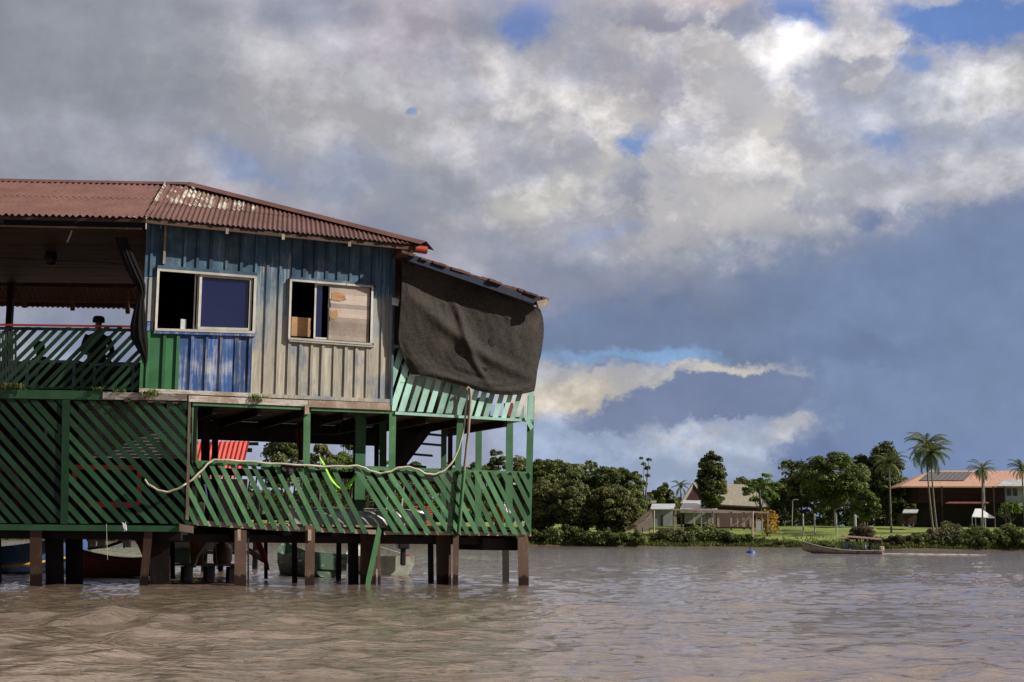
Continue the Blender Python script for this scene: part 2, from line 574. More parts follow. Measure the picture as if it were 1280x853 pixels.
def wall_material():
    """board wall: faded blue over cream, the blue left mostly under the eaves and in streaks"""
    m, t, b = mat('faded_blue_cream_boards')
    oc = t.node('ShaderNodeTexCoord').outputs['Object']
    sep = t.node('ShaderNodeSeparateXYZ', None, i0=oc)
    z = sep.outputs[2]
    v = t.scaled(oc, (16, 16, 0.9))
    n1 = t.noise(v, 1.5, 7, 0.68)
    n2 = t.noise(oc, 1.3, 4, 0.6)
    n3 = t.noise(t.scaled(oc, (42, 42, 3)), 2.0, 5, 0.7)
    zz = t.math('ADD', z, t.math('MULTIPLY', t.math('SUBTRACT', n1, 0.5), 3.0))
    zz = t.math('ADD', zz, t.math('MULTIPLY', t.math('SUBTRACT', n2, 0.5), 2.0))
    cream = t.mix(t.ramp(n1, 0.3, 0.7), (0.31, 0.285, 0.235), (0.56, 0.52, 0.44))
    greyb = t.mix(n2, (0.24, 0.29, 0.33), (0.36, 0.37, 0.36))
    c = t.mix(t.ramp(zz, 4.0, 5.0), cream, greyb)
    blue = t.mix(n1, (0.025, 0.070, 0.135), (0.085, 0.18, 0.27))
    c = t.mix(t.ramp(zz, 4.9, 5.5), c, blue)
    c = t.mix(t.ramp(t.math('ADD', t.math('MULTIPLY', n1, .5), t.math('MULTIPLY', n2, .5)), 0.52, 0.60, 0, 0.7), c, (0.13, 0.20, 0.30))
    c = t.mix(t.ramp(n3, 0.52, 0.74, 0, 0.55), c, (0.10, 0.095, 0.085))
    isl = t.node('ShaderNodeNewGeometry').outputs['Random Per Island']
    c = t.vmath('SCALE', c, s=t.ramp(isl, 0, 1, 0.80, 1.15, False))
    t.put(b.inputs['Base Color'], c)
    b.inputs['Roughness'].default_value = 0.75
    b.inputs['Specular IOR Level'].default_value = 0.2
    t.put(b.inputs['Normal'], t.node('ShaderNodeBump', None, Strength=0.5, Distance=0.006, Height=n3))
    return m


M['wall'] = wall_material()
M['wall_blue'] = painted('dark_teal_boards', (0.040, 0.085, 0.145), (0.27, 0.33, 0.37), 0.47, dirt=0.5, c2=(0.070, 0.135, 0.20), edge=0.2)


def roof_material(name, c, c2, rust):
    m, t, b = mat(name)
    oc = t.node('ShaderNodeTexCoord').outputs['Object']
    n = t.noise(oc, 1.8, 6, 0.65)
    n2 = t.noise(t.scaled(oc, (9, 2, 2)), 2.5, 5, 0.65)
    col = t.mix(t.ramp(n, 0.3, 0.7), c, c2)
    col = t.mix(t.ramp(n2, 0.55, 0.72, 0, 0.7), col, rust)
    t.put(b.inputs['Base Color'], col)
    b.inputs['Roughness'].default_value = 0.7
    b.inputs['Specular IOR Level'].default_value = 0.25
    t.put(b.inputs['Normal'], t.node('ShaderNodeBump', None, Strength=0.2, Distance=0.01, Height=n2))
    return m


M['roof'] = roof_material('oxide_red_roof_sheet', (0.098, 0.043, 0.034), (0.145, 0.068, 0.056), (0.055, 0.026, 0.020))
M['roof_under'] = roof_material('rusty_sheet_underside', (0.16, 0.075, 0.06), (0.24, 0.12, 0.09), (0.08, 0.04, 0.03))
M['roof_cream'] = painted('primer_on_roof_sheet', (0.48, 0.44, 0.36), (0.17, 0.08, 0.065), 0.60, (4, 4, 4), dirt=0.1)
M['red_sheet'] = roof_material('bright_red_sheet', (0.50, 0.070, 0.055), (0.60, 0.10, 0.08), (0.34, 0.05, 0.045))


def glass_material():
    m, t, b = mat('dark_window_glass')
    b.inputs['Base Color'].default_value = (0.010, 0.015, 0.072, 1)  # blue of the reflected sky put into the base colour
    b.inputs['Roughness'].default_value = 0.04
    b.inputs['IOR'].default_value = 1.65
    b.inputs['Specular IOR Level'].default_value = 0.8
    return m


M['glass'] = glass_material()


def net_material():
    m, t, b = mat('woven_shade_net')
    oc = t.node('ShaderNodeTexCoord').outputs['Object']
    n = t.noise(oc, 1.6, 6, 0.65)
    n2 = t.noise(t.scaled(oc, (6, 6, 60)), 1.5, 4, 0.7)
    n3 = t.noise(t.scaled(oc, (60, 60, 4)), 1.5, 4, 0.7)
    w = t.math('ADD', t.math('MULTIPLY', n2, 0.5), t.math('MULTIPLY', n3, 0.5))
    c = t.mix(t.ramp(w, 0.38, 0.62), (0.010, 0.009, 0.008), (0.060, 0.051, 0.044))
    c = t.mix(t.ramp(n, 0.45, 0.7, 0, 0.6), c, (0.065, 0.048, 0.037))
    t.put(b.inputs['Base Color'], c)
    b.inputs['Roughness'].default_value = 0.7
    b.inputs['Specular IOR Level'].default_value = 0.3
    wv = t.node('ShaderNodeTexWave', {'wave_type': 'BANDS', 'bands_direction': 'Z'}, Vector=oc, Scale=28.0, Distortion=2.0, Detail=2.0)
    h = t.math('ADD', w, t.math('MULTIPLY', wv.outputs[1], 0.2))
    t.put(b.inputs['Normal'], t.node('ShaderNodeBump', None, Strength=0.7, Distance=0.01, Height=h))
    tr = t.node('ShaderNodeBsdfTransparent')
    fac = t.ramp(t.noise(t.scaled(oc, (90, 90, 90)), 1.0, 2, 0.5), 0.58, 0.66, 0, 0.5)
    mx = t.node('ShaderNodeMixShader', None, i0=fac, i1=b.outputs[0], i2=tr.outputs[0])
    t.l.new(mx.outputs[0], m.node_tree.nodes['Material Output'].inputs[0])
    return m


M['net'] = net_material()
M['cloth_black'] = simple('black_cloth', (0.0045, 0.0045, 0.005), 1.0, 0, 0.4, 10, 0.4)


def water_material():
    m, t, b = mat('muddy_river_water')
    oc = t.node('ShaderNodeTexCoord').outputs['Object']
    n = t.noise(t.scaled(oc, (0.25, 0.10, 1)), 1.0, 5, 0.6)
    n2 = t.noise(t.scaled(oc, (1.2, 1.2, 1)), 1.0, 5, 0.6)
    c = t.mix(t.ramp(n, 0.35, 0.65), (0.128, 0.092, 0.062), (0.205, 0.150, 0.110))
    c = t.mix(t.ramp(n2, 0.5, 0.75, 0, 0.3), c, (0.205, 0.150, 0.110))
    t.put(b.inputs['Base Color'], c)
    b.inputs['Roughness'].default_value = 0.03
    b.inputs['IOR'].default_value = 1.46
    f1 = t.noise(t.scaled(oc, (1, 1.6, 1)), 7.0, 6, 0.65, 0.6)
    f2 = t.noise(t.scaled(oc, (1, 1.3, 1)), 26.0, 4, 0.6, 0.3)
    f0 = t.noise(t.scaled(oc, (1, 1.8, 1)), 1.3, 4, 0.6, 0.4)
    f3 = t.noise(t.scaled(oc, (1, 1.5, 1)), 3.2, 4, 0.6, 0.3)
    h = t.math('ADD', t.math('ADD', t.math('MULTIPLY', f1, 0.0075), t.math('MULTIPLY', f2, 0.0007)), t.math('ADD', t.math('MULTIPLY', f3, 0.024), t.math('MULTIPLY', f0, 0.060)))
    t.put(b.inputs['Normal'], t.node('ShaderNodeBump', None, Strength=1.0, Distance=1.0, Height=h))
    return m


M['water'] = water_material()


def grass_material():
    m, t, b = mat('riverbank_grass')
    oc = t.node('ShaderNodeTexCoord').outputs['Object']
    n = t.noise(t.scaled(oc, (0.10, 0.10, 1)), 1.0, 6, 0.65)
    n2 = t.noise(oc, 1.2, 5, 0.7)
    c = t.mix(t.ramp(n, 0.35, 0.65), (0.125, 0.175, 0.025), (0.215, 0.265, 0.045))
    c = t.mix(t.ramp(n2, 0.45, 0.7, 0, 0.7), c, (0.055, 0.085, 0.018))
    sep = t.node('ShaderNodeSeparateXYZ', None, i0=oc)
    c = t.mix(t.ramp(sep.outputs[2], 0.5, 0.2), c, (0.09, 0.06, 0.035))
    t.put(b.inputs['Base Color'], c)
    b.inputs['Roughness'].default_value = 0.9
    return m


M['grass'] = grass_material()


def leaf_material(name, c, c2):
    m, t, b = mat(name)
    a = t.node('ShaderNodeAttribute', {'attribute_name': 'tone'})
    col = t.mix(a.outputs['Fac'], c, c2)
    t.put(b.inputs['Base Color'], col)
    b.inputs['Roughness'].default_value = 0.6
    b.inputs['Specular IOR Level'].default_value = 0.25
    trn = t.node('ShaderNodeBsdfTranslucent', None, Color=col)
    mx = t.node('ShaderNodeMixShader', None, i0=0.25, i1=b.outputs[0], i2=trn.outputs[0])
    t.l.new(mx.outputs[0], m.node_tree.nodes['Material Output'].inputs[0])
    return m


M['leaf_dark'] = leaf_material('dark_leaves', (0.046, 0.069, 0.017), (0.140, 0.168, 0.043))
M['leaf_mid'] = leaf_material('mid_leaves', (0.060, 0.095, 0.019), (0.186, 0.227, 0.058))
M['leaf_olive'] = leaf_material('olive_leaves', (0.060, 0.073, 0.020), (0.176, 0.184, 0.059))
M['leaf_light'] = leaf_material('light_leaves', (0.088, 0.144, 0.022), (0.225, 0.323, 0.068))
M['leaf_palm'] = leaf_material('palm_leaves', (0.056, 0.088, 0.025), (0.180, 0.210, 0.068))
M['leaf_yellow'] = leaf_material('yellow_leaves', (0.22, 0.16, 0.015), (0.42, 0.24, 0.03))
M['leaf_brown'] = leaf_material('dry_twigs', (0.08, 0.062, 0.04), (0.15, 0.11, 0.075))
M['bark'] = simple('grey_bark', (0.10, 0.085, 0.065), 0.9, 0, 0.35, 3)
M['palm_bark'] = simple('pale_palm_bark', (0.19, 0.165, 0.135), 0.9, 0, 0.3, 3)

# ------------------------------------------------------------------ the setting: river and far bank
def build_water():
    rows = []
    y = 4.5
    ys = []
    while y < 900:
        ys.append(y)
        dpx = F * CAM_H / y ** 2
        y += min(max(0.035, 0.40 / dpx), 0.030 * y)
    ys += [1400, 2200, 3500, 5000]
    ys = np.array(ys)
    a = np.concatenate([np.linspace(-62, -23, 40)[:-1], np.linspace(-23, 23, 620), np.linspace(23, 62, 40)[1:]])
    ta = np.tan(np.radians(a))
    Yg = np.repeat(ys[:, None], len(ta), 1)
    Xg = Yg * ta[None, :]
    rng = np.random.default_rng(3)
    Z = np.zeros_like(Yg)
    dy = np.gradient(ys)[:, None]
    dx = Yg * (np.radians(46) / 620)
    DX = np.zeros_like(Z)
    for i in range(110):
        lam = 0.14 * (24 ** (i / 109.0)) * rng.uniform(0.85, 1.15)
        th = rng.normal(R(-65), 0.75)
        kx, ky = 2 * np.pi / lam * math.cos(th), 2 * np.pi / lam * math.sin(th)
        wgt = math.exp(-(math.log(lam / 0.5)) ** 2 / (2 * 0.75 ** 2)) + 0.12
        amp = 0.028 * lam / (2 * math.pi) * wgt
        ph = rng.uniform(0, 2 * np.pi)
        fade = np.clip((lam - 1.3 * np.maximum(dy * abs(math.sin(th)), dx * abs(math.cos(th)))) / lam, 0, 1)
        arg = kx * Xg + ky * Yg + ph
        Z += amp * fade * np.sin(arg)
        DX += amp * fade * np.cos(arg) * 0.8
    # patches of rougher and calmer water
    patch = 0.8 + 0.35 * np.sin(Xg * 0.35 + 1.1 * np.sin(Yg * 0.21)) * np.sin(Yg * 0.3 + 0.7 * np.sin(Xg * 0.27 + 2))
    Z *= patch
    # boat wake running in from the left, and a swell in the near left corner
    yc = 14.6 - 0.10 * (Xg + 6)
    Z += 0.095 * np.exp(-((Yg - yc) / 0.30) ** 2) * 1 / (1 + np.exp((Xg + 3.2) * 1.5)) * (0.8 + 0.3 * np.sin(Xg * 3))
    Z -= 0.03 * np.exp(-((Yg - yc + 0.9) / 0.45) ** 2) / (1 + np.exp((Xg + 3.2) * 1.5))
    Z += 0.055 * np.exp(-((Yg - 8.4) / 0.5) ** 2 - ((Xg + 2.5) / 0.9) ** 2)
    fadefar = np.clip(1.3 - Yg / 420, 0.25, 1)
    Z *= fadefar
    # dense enough near the viewer; far off the texture takes over
    V = np.stack([Xg + DX, Yg, Z], -1).reshape(-1, 3)
    nr, nc = len(ys), len(ta)
    idx = np.arange(nr * nc).reshape(nr, nc)
    Fq = np.stack([idx[:-1, :-1], idx[:-1, 1:], idx[1:, 1:], idx[1:, :-1]], -1).reshape(-1, 4)
    mesh_np('water', V, Fq, M['water'], smooth=True, kind='structure', label='brown choppy river water with small waves')
    # the river goes on beside and behind the viewer
    mb = MB()
    mb.add([(-3000, -3000, -0.06), (3000, -3000, -0.06), (3000, 4.6, -0.06), (-3000, 4.6, -0.06)], [[0, 1, 2, 3]])
    s = math.tan(R(62))
    mb.add([(-3000, 4.6, -.06), (-4.5 * s, 4.6, -.06), (-3000, 3000 / s, -.06)], [[0, 1, 2]])
    mb.add([(4.5 * s, 4.6, -.06), (3000, 4.6, -.06), (3000, 3000 / s, -.06)], [[0, 1, 2]])
    mb.build('water', M['water'], kind='structure')


def mesh_np(name, V, Fq, m, smooth=False, tone=None, parent=None, **kw):
    me = bpy.data.meshes.new(name)
    V = np.asarray(V, dtype=np.float32)
    Fq = np.asarray(Fq, dtype=np.int32)
    k = Fq.shape[1]
    me.vertices.add(len(V))
    me.vertices.foreach_set('co', V.ravel())
    me.loops.add(Fq.size)
    me.loops.foreach_set('vertex_index', Fq.ravel())
    me.polygons.add(len(Fq))
    me.polygons.foreach_set('loop_start', np.arange(0, Fq.size, k, dtype=np.int32))
    me.polygons.foreach_set('loop_total', np.full(len(Fq), k, dtype=np.int32))
    me.update(calc_edges=True)
    if smooth:
        me.polygons.foreach_set('use_smooth', np.ones(len(Fq), dtype=bool))
    me.materials.append(m)
    if tone is not None:
        at = me.attributes.new('tone', 'FLOAT', 'POINT')
        at.data.foreach_set('value', np.asarray(tone, dtype=np.float32))
    me.validate()
    o = bpy.data.objects.new(name, me)
    COL.objects.link(o)
    if parent is not None:
        o.parent = parent
    return tag(o, **kw)


def shore_y(x):
    return 236 + 3.0 * math.sin(x * 0.05) + 1.5 * math.sin(x * 0.17 + 1)


def ground_z(x, y):
    s = y - shore_y(x)
    lawn = 4.3 if True else 0
    k = min(max((s - 1) / 52.0, 0), 1)
    k = k * k * (3 - 2 * k) * 0.55 + k * 0.45
    z = -0.8 + min(max((s + 2) / 4, 0), 1) * 1.5 + k * (lawn - 0.7)
    if s > 60:
        z += min((s - 60) * 0.012, 8)
    return z + 0.12 * math.sin(x * 0.4) * math.sin(y * 0.3)


def build_bank():
    xs = sorted(set([-3000, -1500, -800, -500] + [i * 4 for i in range(-75, 76)] + [500, 800, 1500, 3000]))
    ss = [-4, -2, -1, 0, 1, 2, 3, 4, 6, 8, 11, 14, 18, 22, 27, 32, 38, 44, 52, 60, 80, 120, 200, 400, 900, 3500]
    mb = MB()
    vs = [(x, shore_y(x) + s, ground_z(x, shore_y(x) + s)) for s in ss for x in xs]
    n = len(xs)
    mb.add(vs, [[j * n + i, j * n + i + 1, (j + 1) * n + i + 1, (j + 1) * n + i] for j in range(len(ss) - 1) for i in range(n - 1)], 0, True)
    mb.build('far_riverbank', M['grass'], kind='structure', label='grassy far bank of the river')


build_water()
build_bank()


def leaf_cloud(rng, centers, radii, tones, n_each, size, flat=0.75):
    """many small leaf faces spread over and through each clump"""
    Vs, Ts = [], []
    for c, r, tn in zip(centers, radii, tones):
        n = n_each
        d = rng.normal(size=(n, 3))
        d /= np.linalg.norm(d, axis=1, keepdims=True)
        d[:, 2] = np.where(d[:, 2] < -0.35, -d[:, 2], d[:, 2])
        rad = r * (0.55 + 0.5 * rng.random(n) ** 0.6)
        p = np.asarray(c) + d * rad[:, None] * np.array([1, 1, flat])
        nrm = d + rng.normal(size=(n, 3)) * 0.55
        nrm /= np.linalg.norm(nrm, axis=1, keepdims=True)
        a = np.cross(nrm, rng.normal(size=(n, 3)))
        a /= np.linalg.norm(a, axis=1, keepdims=True)
        b = np.cross(nrm, a)
        s = size * (0.6 + 0.8 * rng.random(n))[:, None]
        q = np.stack([p - a * s, p - b * s * 0.55, p + a * s, p + b * s * 0.55], 1)
        Vs.append(q.reshape(-1, 3))
        Ts.append(np.repeat(np.clip(tn + rng.normal(size=n) * 0.12, 0, 1), 4))
    V = np.concatenate(Vs)
    T = np.concatenate(Ts)
    Fq = np.arange(len(V)).reshape(-1, 4)
    return V, Fq, T


def tree(px, top, base, wpx, Y, label, leaf='leaf_mid', clumps=34, per=120, size=0.34, shape='round', seed=0,
         name='broadleaf_tree', trunk_h=0.3, group='trees along the far bank', cat='tree', gap=0.0, z0=None):
    rng = np.random.default_rng(seed + int(px * 13))
    b = P(px, base, Y)
    zb = ground_z(b.x, Y) - 0.1 if z0 is None else z0
    H = P(px, top, Y).z - zb
    W = wpx / F * Y / 2
    root = empty(name, (b.x, Y, zb), label=label, cat=cat, group=group)
    ch0 = H * trunk_h
    cz, rz = (ch0 + H) / 2, (H - ch0) / 2
    cs, rs, ts = [], [], []
    clumps = int(clumps * (2.3 if gap == 0 else 1.3))
    size = size * 0.8
    for i in range(clumps):
        while True:
            u = rng.uniform(-1, 1, 3)
            if np.linalg.norm(u) < 1:
                break
        u /= max(np.linalg.norm(u), 0.2) ** 0.45
        w = 1.0
        if shape == 'cone':
            w = 0.45 + 0.75 * (1 - (u[2] + 1) / 2)
        elif shape == 'dome':
            w = 1.05 - 0.25 * max(u[2], 0)
        r = min(W, rz) * rng.uniform(0.16, 0.36) * (1 - gap * 0.45)
        cs.append((u[0] * (W - r) * w * rng.uniform(0.9, 1.1), u[1] * (W - r) * w, cz + u[2] * (rz - r * 0.75)))
        rs.append(r)
        ts.append(rng.random())
    V, Fq, T = leaf_cloud(rng, cs, rs, ts, per, size)
    mesh_np('crown', V, Fq, M[leaf], tone=T, parent=root)
    mb = MB()
    tr = max(0.12, H * 0.02)
    bend = rng.uniform(-0.04, 0.04) * H
    top_p = Vector((bend, 0, cz))
    mb.tube([(0, 0, -0.3), (bend * 0.3, 0, ch0 * 0.5), (bend * 0.7, 0, ch0), top_p], [tr * 1.4, tr, tr * 0.85, tr * 0.35], 7)
    for i in np.argsort([-r for r in rs])[:9]:
        c = Vector(cs[int(i)])
        st = Vector((bend * 0.7, 0, ch0 * rng.uniform(0.7, 1.1)))
        mid = (st + c) / 2 + Vector((0, 0, -0.06 * H))
        mb.tube([st, mid, c], [tr * 0.5, tr * 0.3, tr * 0.12], 5)
    o = mb.build('trunk', M['bark'])
    o.parent = root
    return root


def bush(px, top, base, wpx, Y, label, leaf='leaf_mid', clumps=30, per=90, size=0.22, group='bushes along the waterline', seed=0, name='riverside_bush'):
    rng = np.random.default_rng(seed + int(px * 7))
    b = P(px, base, Y)
    if Y < 250:
        Y = shore_y(b.x) + 1.6 + (Y - 241) * .8
        b = P(px, base, Y)
    zb = max(ground_z(b.x, Y), -0.1) - 0.1
    H = max(P(px, top, Y).z - zb, 0.6)
    W = wpx / F * Y / 2 * 1.2
    H *= rng.uniform(.85, 1.12)
    cs, rs, ts = [], [], []
    for i in range(clumps):
        x = rng.uniform(-1, 1)
        y = rng.uniform(-0.6, 0.6)
        hmax = H * (1 - 0.35 * abs(x) ** 2.5) * rng.uniform(.8, 1.0)
        r = H * rng.uniform(0.18, 0.32)
        cs.append((x * (W - r * 0.5), y * min(W, 3), rng.uniform(0.1, max(hmax - r, 0.15))))
        rs.append(r)
        ts.append(rng.random())
    V, Fq, T = leaf_cloud(rng, cs, rs, ts, per, size, 0.9)
    root = empty(name, (b.x, Y, zb), label=label, cat='bush', group=group)
    mesh_np('foliage', V, Fq, M[leaf], tone=T, parent=root)
    mb = MB()
    for i in range(5):
        c = Vector(cs[i])
        mb.tube([(0, 0, -0.2), c], [0.06, 0.03], 5)
    o = mb.build('stem', M['bark'])
    o.parent = root
    return root


def palm(px, top, base, px_base, Y, label, fr=16, L=2.9, leaf='leaf_palm', seed=0, group='coconut palms on the far bank'):
    rng = np.random.default_rng(seed + int(px))
    b = P(px_base, base, Y)
    zb = ground_z(b.x, Y) - 0.2
    t = P(px, top, Y)
    c = Vector((t.x - b.x, 0, t.z - zb - L * 0.42))
    root = empty('coconut_palm', (b.x, Y, zb), label=label, cat='palm tree', group=group)
    mb = MB()
    pts = [Vector((c.x * (1 - (1 - s) ** 1.7), 0, c.z * s)) for s in [i / 9 for i in range(10)]]
    mb.tube(pts, [0.20 - 0.09 * i / 9 for i in range(10)], 8)
    o = mb.build('trunk', M['palm_bark'])
    o.parent = root
    Vs, Ts = [], []
    for k in range(fr):
        az = 2 * math.pi * k / fr + rng.uniform(-0.2, 0.2)
        up = rng.uniform(-0.5, 1.35)
        l = L * rng.uniform(0.8, 1.1)
        tone = rng.random()
        n = 22
        hd = np.array([math.cos(az), math.sin(az), 0])
        side = np.array([-math.sin(az), math.cos(az), 0])
        pos = np.array(c)
        ang = up
        for j in range(n):
            s = j / n
            ang -= (1.45 + 0.5 * rng.random()) / n * (0.5 + s)
            dr = hd * math.cos(ang) + np.array([0, 0, 1]) * math.sin(ang)
            q = pos + dr * l / n
            nrm = np.cross(dr, side)
            wl = 0.17 * L * math.sin(math.pi * min(0.12 + s * 0.9, 0.98)) ** 0.7
            for sg in (-1, 1):
                tip = pos + side * sg * wl * 0.85 + dr * wl * 0.55 + np.array([0, 0, -wl * (0.35 + 0.3 * rng.random())])
                Vs += [pos, q, tip]
                Ts += [tone] * 3
            # rib
            Vs += [pos + side * 0.03, q, pos - side * 0.03]
            Ts += [tone] * 3
            pos = q
    V = np.array(Vs)
    mesh_np('crown', V, np.arange(len(V)).reshape(-1, 3), M[leaf], tone=np.array(Ts), parent=root)
    mb = MB()
    for k in range(7):
        a = k * 0.9
        mb.lathe([(0.0, -0.14), (0.11, -0.07), (0.12, 0.03), (0.0, 0.13)], (c.x + 0.22 * math.cos(a), 0.22 * math.sin(a), c.z - 0.15), 7)
    o = mb.build('coconut', M['moss'])
    o.parent = root
    return root


# trees, left to right, with what tells each from its neighbours
G = 'trees along the far bank'
TREES = [
    # px, top, base, w, Y, leaf, clumps, kwargs, label
    (352, 542, 672, 64, 262, 'leaf_dark', 30, {}, 'dark tree seen through the opening beside the red roof'),
    (397, 548, 672, 46, 268, 'leaf_olive', 22, {}, 'olive tree behind the first green post of the open deck'),
    (432, 536, 672, 40, 274, 'leaf_dark', 22, {'gap': .3}, 'tall dark tree seen through the middle of the open deck'),
    (424, 560, 674, 66, 258, 'leaf_mid', 26, {}, 'rounded green tree seen through the middle of the open deck'),
    (478, 556, 674, 36, 262, 'leaf_olive', 18, {'gap': .4}, 'thin olive tree seen between the paired green posts'),
    (520, 575, 676, 70, 262, 'leaf_dark', 24, {}, 'low dark tree seen past the staircase'),
    (566, 572, 676, 50, 262, 'leaf_mid', 22, {}, 'green tree seen past the foot of the staircase'),
    (622, 556, 678, 34, 262, 'leaf_dark', 22, {}, 'dark narrow tree seen between the two last deck posts'),
    (600, 574, 678, 60, 268, 'leaf_mid', 24, {}, 'spreading tree low behind the end of the open deck'),
    (648, 578, 678, 50, 262, 'leaf_olive', 24, {}, 'olive tree behind the corner post of the deck'),
    (686, 571, 680, 92, 262, 'leaf_dark', 54, {'shape': 'dome', 'per': 150}, 'tall dark tree right of the stilt house corner'),
    (676, 592, 681, 64, 250, 'leaf_olive', 30, {'trunk_h': .02, 'per': 150}, 'olive tree overhanging the water beside the stilt house'),
    (765, 581, 680, 88, 262, 'leaf_dark', 54, {'shape': 'dome', 'per': 150}, 'broad domed dark tree behind the olive riverside trees'),
    (718, 600, 681, 70, 247, 'leaf_olive', 40, {'trunk_h': .02, 'per': 150}, 'olive tree leaning over the water between two domed trees'),
    (765, 602, 681, 74, 246, 'leaf_olive', 42, {'trunk_h': .02, 'per': 150}, 'olive tree in front of the broad domed tree'),
    (795, 612, 668, 34, 250, 'leaf_mid', 20, {'trunk_h': .15}, 'small green tree at the right edge of the dense grove'),
    (829, 603, 650, 30, 285, 'leaf_mid', 16, {}, 'small green tree left of the small palm'),
    (890, 563, 648, 42, 272, 'leaf_dark', 56, {'trunk_h': .22, 'per': 150, 'size': .3}, 'tall oval dark tree standing before the thatched house'),
    (980, 604, 655, 60, 298, 'leaf_dark', 32, {'trunk_h': .15}, 'dark tree in the shade between the light tree and big tree'),
    (952, 590, 652, 56, 275, 'leaf_light', 20, {'trunk_h': .4, 'gap': .5, 'per': 80}, 'light green open tree right of the thatched roof'),
    (1004, 590, 656, 56, 292, 'leaf_olive', 34, {'trunk_h': .2, 'gap': .2}, 'olive tree at the left shoulder of the biggest tree'),
    (1043, 563, 656, 96, 288, 'leaf_mid', 70, {'trunk_h': .24, 'per': 150, 'shape': 'dome'}, 'biggest rounded green tree on the lawn'),
    (1108, 549, 656, 66, 300, 'leaf_dark', 50, {'trunk_h': .18, 'per': 140, 'shape': 'cone'}, 'tall dark tree left of the twin palms'),
    (1080, 566, 656, 40, 302, 'leaf_dark', 24, {'trunk_h': .2}, 'dark tree between the biggest tree and the tall one'),
    (1083, 610, 655, 40, 280, 'leaf_mid', 22, {'trunk_h': .12}, 'low green tree under the right side of the biggest tree'),
    (1128, 590, 655, 44, 305, 'leaf_dark', 24, {'trunk_h': .1}, 'dark tree beside the left end of the orange roofed house'),
    (1140, 604, 655, 34, 310, 'leaf_dark', 20, {'trunk_h': .1}, 'dark tree under the left eave of the orange roofed house'),
    (1262, 626, 650, 40, 268, 'leaf_light', 16, {'trunk_h': .35, 'gap': .3, 'per': 70}, 'small light green tree before the pale annex'),
]
for i, (px, top, base, w, Y, leaf, nc, kw, lab) in enumerate(TREES):
    tree(px, top, base, w, Y, lab, leaf, nc, seed=i * 5, group=G, **kw)
# background wood behind everything, far enough to read as one mass
rng = np.random.default_rng(5)
cs, rs, ts = [], [], []
for x in np.arange(-210, 190, 2.6):
    hm = 7.5 + 3.0 * math.sin(x * .13) + 1.5 * math.sin(x * .41) + (3 if 62 < x < 100 or -5 < x < 28 else 0)
    for k in range(17):
        yy = 312 + rng.uniform(0, 30)
        cs.append((x + rng.uniform(-2, 2), yy, 4.5 + rng.uniform(0, 1) ** 1.1 * hm))
        rs.append(rng.uniform(1.4, 2.6))
        ts.append(rng.random())
V, Fq, T = leaf_cloud(rng, cs, rs, ts, 46, 0.58)
mesh_np('far_wood', V, Fq, M['leaf_dark'], tone=T, kind='stuff', label='low dark wood behind the riverbank trees and houses', cat='wood')

# slender open tree with visible branches
root = tree(806, 566, 650, 30, 268, 'slender open tree with thin branches rising above the grove', 'leaf_mid', 15, per=46, size=.34, seed=3, gap=.55, trunk_h=.3, name='slender_tree')

palm(851, 601, 650, 852, 285, 'small palm left of the thatched gable', L=2.8)
palm(1111, 566, 658, 1114, 268, 'slim palm with a thin straight trunk before the dark tree', L=4.2, fr=26)
palm(1157, 541, 656, 1167, 262, 'taller and left one of the twin palms before the orange roof', L=5.2, fr=34)
palm(1163, 552, 662, 1172, 256, 'shorter and right one of the twin palms before the orange roof', L=4.8, fr=30)
palm(1227, 577, 640, 1227, 264, 'short palm before the middle of the orange roof', L=3.4, fr=24)
palm(1277, 576, 640, 1281, 264, 'short palm before the pale annex at the right edge', L=3.4, fr=24)

